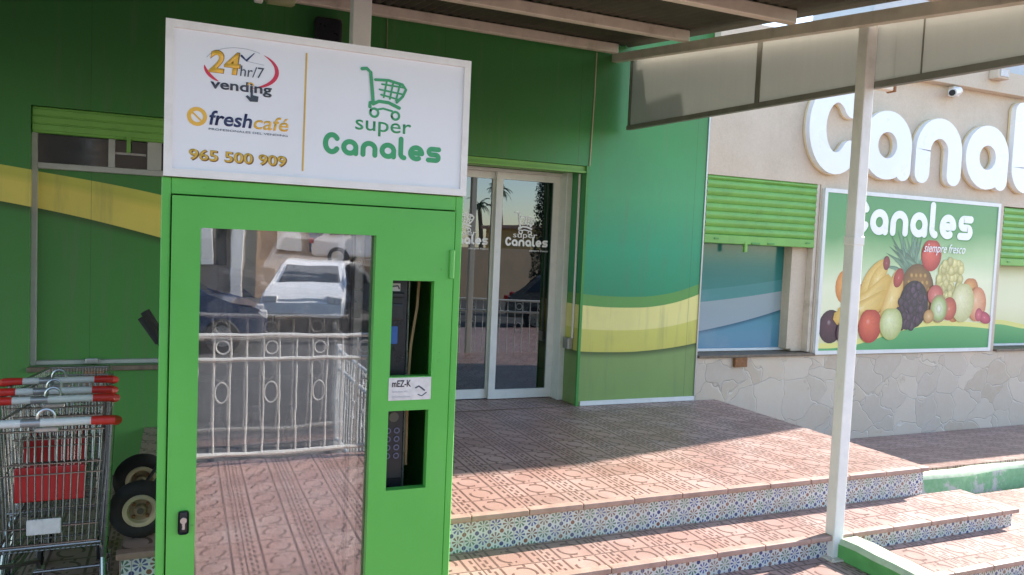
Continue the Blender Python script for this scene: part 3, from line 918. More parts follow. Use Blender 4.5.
def ell(cx, cz, rx, rz, rot=0, n=22, dent=0):
    o = []
    for k in range(n):
        a = 2*PI*k/n; q = 1-dent*math.exp(-((a-PI/2)/.35)**2)
        px, pz = rx*q*math.cos(a), rz*q*math.sin(a); c, s = math.cos(rot), math.sin(rot)
        o.append((cx+px*c-pz*s, cz+px*s+pz*c))
    return o
def banana(p0, p1, p2, w_):
    up_, dn = [], []
    for k in range(13):
        t = k/12; x = (1-t)**2*p0[0]+2*t*(1-t)*p1[0]+t*t*p2[0]; z = (1-t)**2*p0[1]+2*t*(1-t)*p1[1]+t*t*p2[1]
        tx = 2*(1-t)*(p1[0]-p0[0])+2*t*(p2[0]-p1[0]); tz = 2*(1-t)*(p1[1]-p0[1])+2*t*(p2[1]-p1[1]); l = math.hypot(tx, tz)
        ww = w_*(.25+.75*math.sin(PI*min(1, t*1.0))**.6)
        up_.append((x-tz/l*ww, z+tx/l*ww)); dn.append((x+tz/l*ww, z-tx/l*ww))
    return up_+dn[::-1]
R = random.Random(3); R2 = random.Random(5)
ye, yd = (.88, .64, .22), (.66, .38, .06)
patch(ell(6.40, 1.08, .15, .17), (.90, .42, .12), (.62, .20, .03), (-.03, .04))
for q in ((6.62, .98, .14), (6.86, .95, .12), (8.26, 1.08, .13), (7.62, .98, .12), (8.02, .84, .10), (7.20, .80, .12)):
    patch(ell(q[0], q[1], q[2], q[2], 0, 20, .1), (.78, .40, .14), (.50, .16, .05), (-.03, .04))
patch(ell(6.22, .70, .16, .16), (.10, .03, .05), (.035, .012, .02), (-.03, .05))
# pineapple leaves then body
for k in range(44):
    a = R.uniform(-1.35, 1.0); L_ = R.uniform(.26, .52)*(1-.2*abs(a)); bx, bz = 7.32+R.uniform(-.10, .12), 1.18+R.uniform(0, .12)
    tx, tz = bx-.08+math.sin(a)*L_*.9-.05, bz+math.cos(a)*L_
    nx, nz = math.cos(a)*.023, -math.sin(a)*.023
    mx, mz = (bx+tx)/2+R.uniform(-.03, .03), (bz+tz)/2+.02
    g = R.uniform(.6, 1.25)
    patch([(bx-nx, bz-nz), (mx-nx*.8, mz-nz*.8), (tx, tz), (mx+nx*.8, mz+nz*.8), (bx+nx, bz+nz)], (.26*g, .40*g, .27*g), (.08*g, .20*g, .12*g))
patch(ell(7.42, 1.04, .26, .29, .2), (.40, .20, .06), (.13, .06, .025), (.03, .06))
for i in range(7):
    for j in range(6):
        px, pz = 7.22+i*.068+.034*(j % 2), .86+j*.07
        if ((px-7.42)/.22)**2+((pz-1.02)/.25)**2 < 1: patch(ell(px, pz, .027, .03, .78, 8), (.62, .36, .10), (.22, .11, .03))
for p in ((6.62, .94, 6.68, 1.16, 6.92, 1.34, .085), (6.74, .98, 6.78, 1.14, 6.96, 1.32, .085), (6.30, .84, 6.72, .80, 7.00, 1.20, .125), (6.25, .80, 6.60, .72, 6.98, 1.04, .12)): patch(banana(p[0:2], p[2:4], p[4:6], p[6]), ye, yd, (.0, .02))
patch(banana((6.90, .72), (7.12, .92), (7.12, 1.26), .12), (.90, .68, .26), (.66, .36, .07))
patch(ell(6.94, 1.32, .05, .07), (.35, .05, .06), (.18, .03, .03)); patch(ell(7.13, 1.18, .07, .10, -.4), (.55, .08, .06), (.3, .03, .03))
patch(ell(7.60, 1.42, .155, .165, 0, 22, .12), (.85, .14, .10), (.38, .015, .02), (-.04, .05))
for k in range(64):
    a = R.uniform(0, 2*PI); r = R.random()**.5; px, pz = 7.93+.22*r*math.cos(a), 1.16+.25*r*math.sin(a); t = R.uniform(.8, 1.15)
    patch(ell(px, pz, .048, .05, 0, 10), (.82*t, .74*t, .36*t), (.46*t, .40*t, .12*t), (-.01, .015), (0, .7, 1))
patch(ell(7.38, .92, .22, .24), (.06, .035, .055), (.02, .012, .02))
for k in range(80):
    a = R.uniform(0, 2*PI); r = R.random()**.5; px = 7.36+.20*r*math.cos(a); pz = .90+.22*r*math.sin(a); px += (pz-.9)*.3; t = R.uniform(.6, 1.2)
    patch(ell(px, pz, .045, .047, 0, 10), (.12*t, .06*t, .11*t), (.012, .006, .015), (-.012, .016), (0, .6, 1))
patch(ell(8.38, .93, .15, .18), (.86, .50, .28), (.60, .18, .08), (-.03, .05)); patch(ell(8.14, .95, .185, .21, 0, 22, .10), (.86, .82, .50), (.52, .50, .20), (-.04, .06))
patch(ell(7.70, 1.02, .12, .10), (.75, .22, .18), (.45, .07, .06)); patch(ell(7.93, .88, .12, .12), (.70, .18, .10), (.40, .05, .04))
patch(ell(7.77, .88, .135, .145, .3), (.70, .68, .40), (.30, .20, .08)); patch(ell(7.77, .88, .11, .12, .3), (.80, .80, .55), (.28, .42, .08)); patch(ell(7.77, .88, .04, .05, .3, 12), (.85, .85, .7), (.5, .55, .3))
patch(ell(8.52, .79, .11, .06, -.3), (.62, .10, .16), (.35, .02, .07)); patch(ell(8.42, .82, .06, .07), (.7, .16, .2), (.4, .03, .08))
patch(ell(7.62, .80, .08, .07), (.72, .46, .20), (.42, .2, .05)); patch(ell(6.50, .80, .12, .10), (.86, .72, .42), (.6, .4, .15))
patch(ell(6.40, .66, .10, .12, -.4), (.16, .04, .07), (.05, .015, .03)); patch(ell(6.42, .60, .09, .05), (.72, .66, .36), (.4, .3, .1))
patch(ell(6.76, .71, .165, .17, 0, 22, .1), (.80, .16, .08), (.42, .03, .02), (-.04, .05)); patch(ell(7.06, .73, .165, .165, 0, 22, .12), (.80, .82, .46), (.42, .46, .12), (-.04, .05))
obj('fruit_picture', bm, M['fruit'], po, recalc=False)

# small fittings on the wing
sc = thing('security_camera', 'small white bullet camera under the top band of the beige wall', 'camera', (7.66, -.05, 3.3))
bm = B(); box(bm, 7.72, 7.82, -.06, .012, 3.25, 3.36, .01, 2); obj('mount', bm, M['white_paint'], sc)
bm = B(); tube(bm, [(7.60, -.14, 3.255), (7.78, -.07, 3.305)], .045, 14); obj('body', bm, M['white_paint'], sc, True)
bm = B(); tube(bm, [(7.585, -.146, 3.25), (7.60, -.14, 3.255)], .032, 12); obj('lens', bm, M['black'], sc)
wl = thing('wall_lamp', 'small beige bulkhead lamp fixed on the top band of the beige wall', 'lamp', (8.31, -.1, 3.54))
bm = B(); box(bm, 8.22, 8.42, -.20, -.091, 3.48, 3.60, .015, 2); obj('body', bm, M['plaster'], wl)
bm = B(); box(bm, 8.25, 8.39, -.21, -.201, 3.50, 3.58, .004); obj('lens', bm, M['label_white'], wl)

# ------------------------------------------------------------------ canopy
cp = thing('canopy', 'cream steel canopy with brown corrugated roof, frosted end panels and white posts', 'canopy', (3.5, -2.7, GZ))
RZ = lambda y: .124*y
def slopebox(bm, x0, x1, y0, y1, zc, h):
    vs = [bm.verts.new((x, y, zc+RZ(y)+s*h/2)) for x in (x0, x1) for y in (y0, y1) for s in (-1, 1)]
    for q in [(0, 1, 3, 2), (4, 6, 7, 5), (0, 4, 5, 1), (2, 3, 7, 6), (0, 2, 6, 4), (1, 5, 7, 3)]: bm.faces.new([vs[i] for i in q])
YF = -4.1
bm = B(); slopebox(bm, 3.455, 3.515, YF, -.004, 3.095, .068); obj('rafter', bm, M['cream_steel'], cp)
for y in (-.09, -1.12, -2.22, -3.22, -4.03):
    bm = B(); box(bm, -6.2, 3.453, y-.03, y+.03, 3.125+RZ(y), 3.205+RZ(y), .006); obj('purlin', bm, M['cream_steel'], cp)
bm = B(); xs = []; nW = int((3.72+6.3)/.076); prev = None
for k in range(nW*6+1):
    x = -6.3+k*.076/6; dz = .011*math.cos(2*PI*k/6)
    row = [bm.verts.new((x, yy, 3.218+RZ(yy)+dz)) for yy in (YF-.6, -.003)]
    if prev: bm.faces.new((prev[0], prev[1], row[1], row[0]))
    prev = row
rf = obj('roof_sheet', bm, M['roof'], cp, True)
def post(x0, x1, y0, y1, zb, zt):
    b = B(); box(b, x0, x1, y0, y1, zb, zt, .006, 2); p_ = obj('post', b, M['white_paint'], cp)
    b = B(); box(b, x0-.045, x1+.045, y0-.045, y1+.045, zb-.001, zb+.010, .003)
    for sx_ in (x0-.028, x1+.028):
        for sy_ in (y0-.028, y1+.028): lathe(b, [(0, .020), (.010, .020), (.010, .009)], (sx_, sy_, zb), 'z', 6)
    obj('base_plate', b, M['cream_steel'], p_)
    b = B(); box(b, x0-.004, x1+.004, y0-.004, y1+.004, zb+.010, zb+.03); obj('rust_collar', b, M['rust'], p_) if False else b.free()
    return p_
pA = post(3.512, 3.586, -2.745, -2.675, GZ, 2.735)
bm = B(); box(bm, 3.591, 3.75, -2.735, -2.69, 2.395, 2.44, .004); obj('stub_arm', bm, M['cream_steel'], pA)
bm = B(); box(bm, 3.7505, 3.765, -2.74, -2.685, 2.39, 2.445); obj('stub_cap', bm, M['rust'], pA)
bm = B(); box(bm, 3.508, 3.590, -2.749, -2.671, 1.50, 1.55, .003); obj('clamp', bm, M['white_paint'], pA)
post(.745, .835, -2.20, -2.11, 0.0, 2.84)
# frosted infill hanging under the end rafter
PXp = 3.600
zb_ = lambda y: 2.49+.030*y
def infill(y0, y1):
    b = B()
    q = [(y0, zb_(y0)+.02), (y1, zb_(y1)+.02), (y1, 3.13+RZ(y1)), (y0, 3.13+RZ(y0))]
    v1 = [b.verts.new((PXp, y, z)) for y, z in q]; v2 = [b.verts.new((PXp+.006, y, z)) for y, z in q]
    b.faces.new(v1); b.faces.new(v2[::-1])
    for k in range(4): b.faces.new((v1[k], v2[k], v2[(k+1) % 4], v1[(k+1) % 4]))
    obj('infill_panel', b, M['frosted'], cp)
for a, b_ in ((-.13, -1.735), (-1.775, -2.8605), (-2.861, -3.03), (-3.035, -4.1)): infill(a, b_)
bm = B()
vs = [bm.verts.new((x, y, zb_(y)+dz)) for x in (PXp-.015, PXp+.025) for y in (-4.1, -.09) for dz in (-.018, .018)]
for q in [(0, 1, 3, 2), (4, 6, 7, 5), (0, 4, 5, 1), (2, 3, 7, 6), (0, 2, 6, 4), (1, 5, 7, 3)]: bm.faces.new([vs[i] for i in q])
obj('bottom_rail', bm, M['grey_rail'], cp)
for y, wd in ((-.11, .04), (-1.755, .045), (-3.0325, .006)):
    bm = B(); box(bm, PXp-.005, PXp+.012, y-wd/2, y+wd/2, zb_(y)+.019, 3.12+RZ(y)); obj('mullion', bm, M['grey_rail'], cp)
# speaker and flood light
sp = thing('wall_speaker', 'black rounded loudspeaker on the green wall behind the kiosk sign', 'speaker', (.97, 0, 2.75))
bm = B(); box(bm, .875, 1.075, -.14, -.02, 2.74, 3.035, .03, 3); obj('body', bm, M['black'], sp, True)
bm = B(); box(bm, .895, 1.055, -.145, -.139, 2.76, 3.015, .002); obj('grille', bm, M['black_machine'], sp)
bm = B(); box(bm, .95, 1.0, -.02, -.002, 2.85, 2.92); obj('bracket', bm, M['dark_rail'], sp)
fl = thing('flood_light', 'olive cylindrical lamp hanging under the canopy above the kiosk sign', 'lamp', (.56, -1.0, 2.85))
bm = B(); tube(bm, [(.43, -1.0, 2.855), (.45, -1.0, 2.872), (.60, -1.0, 2.875), (.625, -1.0, 2.87)], [.03, .055, .055, .04], 14); obj('body', bm, M['olive'], fl, True)
bm = B(); box(bm, .38, .43, -1.03, -.97, 2.82, 2.90, .006); obj('socket', bm, M['white_paint'], fl)
bm = B(); box(bm, .50, .53, -1.03, -1.0, 2.925, 3.00); obj('hanger', bm, M['cream_steel'], fl)

# ------------------------------------------------------------------ kiosk
KX0, KX1, KY0, KY1, KZ1 = -.065, 1.02, -3.12, -2.42, 1.598
kk = thing('vending_kiosk', 'bright green steel kiosk with tall glass door and two slots on the right', 'kiosk', (.48, -2.78, GZ))
bm = B()
box(bm, KX0, KX0+.03, KY0, KY1, GZ+.004, KZ1, .003); box(bm, KX1-.03, KX1, KY0, KY1, GZ+.004, KZ1, .003)
box(bm, KX0+.031, KX1-.031, KY1-.03, KY1, GZ+.004, KZ1); box(bm, KX0+.031, KX1-.031, KY0+.05, KY1-.031, KZ1-.03, KZ1)
box(bm, KX0+.031, KX1-.031, KY0, KY0+.045, 1.542, KZ1-.001, .002); box(bm, KX0+.031, KX1-.031, KY0+.02, KY1-.031, GZ+.004, GZ+.06)
obj('cabinet', bm, M['kiosk_green'], kk)
GX0, GX1, GZ0_, GZ1_ = .062, .676, -.14, 1.430
S1 = (.745, .911, .889, 1.262); S2 = (.745, .906, .443, .756)
bm = B()
holed_panel(bm, [KX0+.034, GX0, GX1, .745, .906, .911, KX1-.034], [GZ+.03, GZ0_, .443, .756, .889, 1.262, GZ1_, 1.537],
            [(GX0, GX1, GZ0_, GZ1_), (.745, .911, .889, 1.262), (.745, .906, .443, .756)], KY0-.008, KY0+.032)
dr_ = obj('door', bm, M['kiosk_green'], kk)
bm = B(); box(bm, GX0-.01, GX1+.01, KY0+.033, KY0+.039, GZ0_-.01, GZ1_+.01); obj('glass', bm, M['kiosk_glass'], dr_)
for z in (1.276, -.05):
    bm = B(); tube(bm, [(.978, KY0-.014, z), (.978, KY0-.014, z+.11)], .011, 10); obj('hinge', bm, M['kiosk_green'], dr_, True)
bm = B(); box(bm, .006, .042, KY0-.015, KY0-.0082, .355, .438, .012, 3); lk = obj('lock', bm, M['black'], dr_, True)
bm = B(); lathe(bm, [(0, 0), (.011, 0), (.011, .008), (0, .008)], (.024, KY0-.022, .405), 'y', 14); box(bm, .019, .029, KY0-.021, KY0-.0152, .372, .402, .002); obj('key_barrel', bm, M['steel'], lk)
bm = B(); box(bm, .742, .912, KY0-.0105, KY0-.0083, .797, .886, .001)
stk = obj('sticker', bm, M['label_white'], dr_)
text_mesh('lettering', 'mEZ-K', .755, .850, .075, .026, KY0-.0113, M['black'], stk, .0006, bold=.02)
text_mesh('lettering', 'llame ahora 24 h', .757, .828, .06, .008, KY0-.0113, M['grey_line'], stk, .0006)
text_mesh('lettering', 'informacion', .757, .808, .07, .009, KY0-.0113, M['grey_line'], stk, .0006)
bm = B(); stroke(bm, [(.850, .845), (.862, .851), (.875, .842), (.885, .834)], .006, KY0-.0113, .0006); stroke(bm, [(.860, .818), (.875, .812), (.893, .825)], .004, KY0-.0113, .0006); obj('print', bm, M['slate'], stk)

# the drinks machine inside
vm = thing('vending_machine', 'black drinks machine standing inside the green kiosk behind the glass', 'vending machine', (.4, -2.8, GZ))
bm = B(); box(bm, .0, .70, -2.60, -2.46, GZ+.07, 1.50); box(bm, .0, .03, -3.0, -2.601, GZ+.07, 1.50); box(bm, .655, .70, -3.02, -2.601, GZ+.07, 1.5); box(bm, .03, .655, -3.0, -2.601, GZ+.07, GZ+.2); box(bm, .03, .655, -3.0, -2.601, 1.46, 1.5)
obj('body', bm, M['black_machine'], vm)
for z in (.18, .52, .86, 1.18):
    bm = B(); box(bm, .031, .654, -2.95, -2.602, z, z+.018, .003); obj('shelf', bm, M['dark_rail'], vm)
bm = B(); box(bm, .031, .654, -2.992, -2.986, .62, 1.459, rot=Matrix.Rotation(.02, 3, 'X')); box(bm, .031, .654, -2.992, -2.986, GZ+.205, .617, rot=Matrix.Rotation(-.01, 3, 'X')); obj('glass', bm, M['machine_glass'], vm)
bm = B(); box(bm, .615, .654, -3.035, -3.003, GZ+.21, 1.458, .004); obj('trim', bm, M['steel'], vm)
bm = B(); box(bm, .701, .83, -3.03, -2.50, GZ+.07, 1.5); obj('control_panel', bm, M['black_machine'], vm)
bm = B(); box(bm, .745, .795, -3.036, -3.031, 1.005, 1.075); obj('display', bm, M['screen_blue'], vm)
bm = B(); box(bm, .735, .815, -3.045, -3.031, 1.10, 1.165, .006, 2); box(bm, .735, .815, -3.05, -3.031, 1.19, 1.21, .004); obj('coin_slot', bm, M['black'], vm)
bm = B(); box(bm, .745, .80, -3.036, -3.031, 1.215, 1.245); obj('price_label', bm, M['label_white'], vm)
bm = B(); stroke(bm, [(.765, 1.233), (.79, 1.236), (.795, 1.226)], .006, -3.0375, .001); obj('print', bm, M['slate'], vm)
bm = B(); box(bm, .735, .832, -3.04, -3.031, .46, .74, .004); kp = obj('keypad', bm, M['black'], vm)
for i in range(2):
    for j in range(4):
        bm = B(); lathe(bm, [(.008, 0), (.012, 0), (.012, -.004), (.008, -.004)], (.768+i*.036, -3.0405, .555+j*.034), 'y', 14)
        obj('button', bm, M['button'], kp)
bm = B(); lathe(bm, [(0, -.003), (.02, -.003), (.02, 0)], (.79, -3.0405, .712), 'y', 16); obj('reader', bm, M['dark_rail'], kp)
bm = B(); tube(bm, [(.895, -2.98, 1.30), (.885, -2.99, 1.15), (.862, -3.0, 1.0), (.855, -3.0, .85), (.86, -2.99, .5)], .006, 7); obj('hose', bm, M['hose'], vm, True)
bm = B(); tube(bm, [(.845, -3.0, 1.35), (.845, -3.0, .35)], .005, 7); obj('cable', bm, M['steel'], vm, True)
for z, kind, mm, lb in ((.878, 'drink_can', 'tail_red', 'red drink can standing in the row on the third shelf of the machine'), (1.198, 'drink_can', 'screen_blue', 'blue drink can standing in the row on the top shelf of the machine')):
    proto = None
    for k in range(5):
        x = .10+.115*k
        if proto is None:
            proto = thing(kind, lb, kind.split('_')[1], (x, -2.86, z), kind.replace('_', ' ')+'s in one row')
            bm = B()
            if 'can' in kind: lathe(bm, [(0, 0), (.026, 0), (.033, .008), (.033, .105), (.027, .115), (.025, .112), (0, .112)], (x, -2.86, z), 'z', 16)
            else: box(bm, x-.032, x+.032, -2.89, -2.83, z, z+.125, .003); box(bm, x-.032, x+.032, -2.864, -2.856, z+.1255, z+.15)
            obj('body', bm, M[mm], proto, 'can' in kind)
            bm = B()
            if 'can' in kind: box(bm, x-.008, x+.008, -2.872, -2.85, z+.113, z+.116)
            else: lathe(bm, [(0, .012), (.010, .012), (.010, 0)], (x+.015, -2.875, z+.1255), 'z', 10)
            obj('tab' if 'can' in kind else 'cap', bm, M['label_white'], proto)
        else:
            o = copy_tree(proto); o.location = (x, -2.86+R.uniform(-.01, .02), z)
for i, (x, lab, mm) in enumerate(((.14, 'small white topped bottle on the left of the lit machine shelf', 'label_white'), (.28, 'slim pale bottle in the middle of the machine shelf', 'steel'), (.42, 'small bottle right of the slim pale one on the machine shelf', 'hose'))):
    bt = thing('bottle', lab, 'bottle', (x, -2.88, .538), 'bottles inside the drinks machine')
    bm = B(); lathe(bm, [(0, 0), (.03, 0), (.032, .01), (.032, .12), (.014, .165), (.014, .185), (0, .185)], (x, -2.88, .538), 'z', 14); obj('body', bm, M[mm], bt, True)
    bm = B(); lathe(bm, [(.016, 0), (.016, .02), (0, .02)], (x, -2.88, .724), 'z', 12); obj('cap', bm, M['navy'], bt)

# sign box on top
sg = thing('kiosk_sign', 'white light box sign with two company logos and a phone number on the green kiosk', 'sign', (.48, -3.0, KZ1))
bm = B(); SX0, SX1, SZ0, SZ1 = -.06, 1.023, 1.600, 2.122
FQ = .026
holed_panel(bm, [SX0, SX0+FQ, SX1-FQ, SX1], [SZ0, SZ0+FQ, SZ1-FQ, SZ1], [(SX0+FQ, SX1-FQ, SZ0+FQ, SZ1-FQ)], -3.142, -2.99); obj('frame', bm, M['white_paint'], sg)
bm = B(); box(bm, SX0+FQ, SX1-FQ, -3.134, -3.0, SZ0+FQ, SZ1-FQ); obj('panel', bm, M['sign_white'], sg)
YS = -3.1352
bm = B(); stroke(bm, [(.400, 2.070), (.397, 1.650)], .006, YS, .001, (False, False)); obj('divider', bm, M['gold'], sg)
def el_arc(a0, a1, taper_):
    n = 24; p_ = arc(.181, 1.988, .119, a0, a1, n, .068)
    return p_, [max(.05, taper_(k/n)) for k in range(n+1)]
bm = B()
p_, tp = el_arc(52, -72, lambda t: math.sin(PI*t)**.8*1.0+.05); stroke(bm, p_, .013, YS, .0010, taper=tp)
p_, tp = el_arc(183, 232, lambda t: math.sin(PI*t)**.7*.8+.08); stroke(bm, p_, .013, YS, .0010, taper=tp)
obj('swoosh', bm, M['crimson'], sg)
bm = B(); p_, tp = el_arc(160, 60, lambda t: .3); stroke(bm, p_, .006, YS+.0002, .0008, taper=tp)
stroke(bm, [(.198, 2.014), (.256, 2.008)], .0016, YS+.0001, .0008)
obj('thin_line', bm, M['grey_line'], sg)
text_mesh('lettering', '24', .074, 1.962, .105, .078, YS+.0002, M['brown_edge'], sg, .0008, shear=.12, bold=.035)
text_mesh('lettering', '24', .074, 1.963, .102, .075, YS-.0004, M['yellow'], sg, .0010, shear=.12, bold=.025)
bm = B(); stroke(bm, [(.181, 2.030), (.197, 2.016), (.222, 2.044)], .008, YS-.0006, .001, taper=[1, 1, .3]); obj('tick', bm, M['navy'], sg)
text_mesh('lettering', 'hr/7', .177, 1.961, .080, .037, YS-.0006, M['slate'], sg, .001, shear=.1)
text_mesh('lettering', 'vending', .082, 1.898, .202, .044, YS-.0008, M['slate'], sg, .0012, bold=.022)
bm = B(); slab_poly(bm, [(.213, 1.918), (.221, 1.918), (.221, 1.900), (.240, 1.897), (.238, 1.878), (.212, 1.877), (.197, 1.893), (.203, 1.898), (.213, 1.891)], YS-.0014, .001); obj('pointing_hand', bm, M['slate'], sg)
bm = B(); stroke(bm, arc(.213, 1.932, .009, 10, 170, 8), .004, YS-.0015, .001); obj('finger_glow', bm, M['yellow'], sg)
bm = B(); stroke(bm, arc(.042, 1.808, .0255, 0, 360, 30)[:-1], .013, YS, .001, closed=True); stroke(bm, [(.026, 1.822), (.057, 1.793)], .006, YS+.0001, .001); obj('ring_mark', bm, M['yellow'], sg)
text_mesh('lettering', 'fresh', .081, 1.784, .140, .050, YS, M['navy'], sg, .001, shear=.16, bold=.02)
text_mesh('lettering', 'café', .226, 1.784, .118, .048, YS, M['yellow'], sg, .001, shear=.16, bold=.012)
text_mesh('lettering', 'PROFESIONALES DEL VENDING', .080, 1.7665, .262, .0070, YS, M['slate'], sg, .001)
text_mesh('lettering', '965 500 909', .0205, 1.6575, .322, .040, YS+.0003, M['brown_edge'], sg, .0006, bold=.03)
text_mesh('lettering', '965 500 909', .018, 1.6605, .320, .038, YS-.0003, M['gold'], sg, .001, bold=.018)
bm = B(); cart_logo(bm, .600, 1.872, .168, YS-.002, .001, .0125); obj('cart_logo', bm, M['logo_green'], sg)
text_mesh('lettering', 'super', .582, 1.800, .212, .0545, YS, M['logo_green'], sg, .001, bold=.004)
bm = B(); word(bm, 'Canales', .466, 1.7195, .060, YS, .001, total=.444); obj('lettering', bm, M['logo_green'], sg)

# ------------------------------------------------------------------ hand truck
ht = thing('hand_truck', 'black hand truck with two pneumatic wheels parked beside the kiosk', 'hand truck', (-.15, -1.95, 0))
def wheel(x, y, z, r):
    b = B(); prof = []
    for k in range(17):
        a = 2*PI*k/16; prof.append((r-.040+.040*math.cos(a), .038*math.sin(a)))
    lathe(b, prof, (x, y, z), 'y', 32); w_ = obj('wheel', b, M['rubber'], ht, True)
    b = B(); lathe(b, [(.078, -.03), (.072, -.036), (.056, -.034), (.050, -.016), (.046, -.012)], (x, y, z), 'y', 28)
    lathe(b, [(.075, .03), (.070, .034), (.030, .018), (.0, .018)], (x, y, z), 'y', 28); rm = obj('rim', b, M['rim'], w_, True)
    b = B(); lathe(b, [(.049, -.014), (.030, -.012), (.024, -.030), (.012, -.034), (0, -.034)], (x, y, z), 'y', 24); obj('hub', b, M['hub'], w_, True)
    b = B()
    for k in range(4):
        a = PI/4+k*PI/2; lathe(b, [(0, -.024), (.008, -.024), (.008, -.012)], (x+.040*math.cos(a), y, z+.040*math.sin(a)), 'y', 8)
    obj('bolt', b, M['rust'], rm)
    b = B(); tube(b, [(x-.0, y-.032, z), (x, y-.040, z)], .014, 10); obj('hub_cap', b, M['dark_rail'], rm)
wheel(-.150, -2.16, .134, .134); wheel(-.165, -1.70, .134, .134)
bm = B(); tube(bm, [(-.150, -2.15, .134), (-.165, -1.71, .134)], .012, 10); obj('axle', bm, M['dark_rail'], ht, True)
bm = B()
for y in (-2.06, -1.80):
    tube(bm, [(.06, y, .05), (.035, y, .30), (-.03, y, .80), (-.10, y, .91)], .014, 10)
for z, x in ((.3, .035), (.55, .003), (.78, -.027)): tube(bm, [(x, -2.06, z), (x, -1.80, z)], .010, 8)
for y in (-2.06, -1.80): tube(bm, [(-.15, y, .134), (.022, y, .40)], .009, 8)
obj('frame', bm, M['black'], ht, True)
bm = B(); box(bm, -.01, .20, -2.10, -1.76, .012, .022); obj('toe_plate', bm, M['dark_rail'], ht)
for y in (-2.06, -1.80):
    bm = B(); tube(bm, [(-.085, y, .89), (-.160, y, 1.01)], [.021, .023], 10); obj('grip', bm, M['rubber'], ht, True)

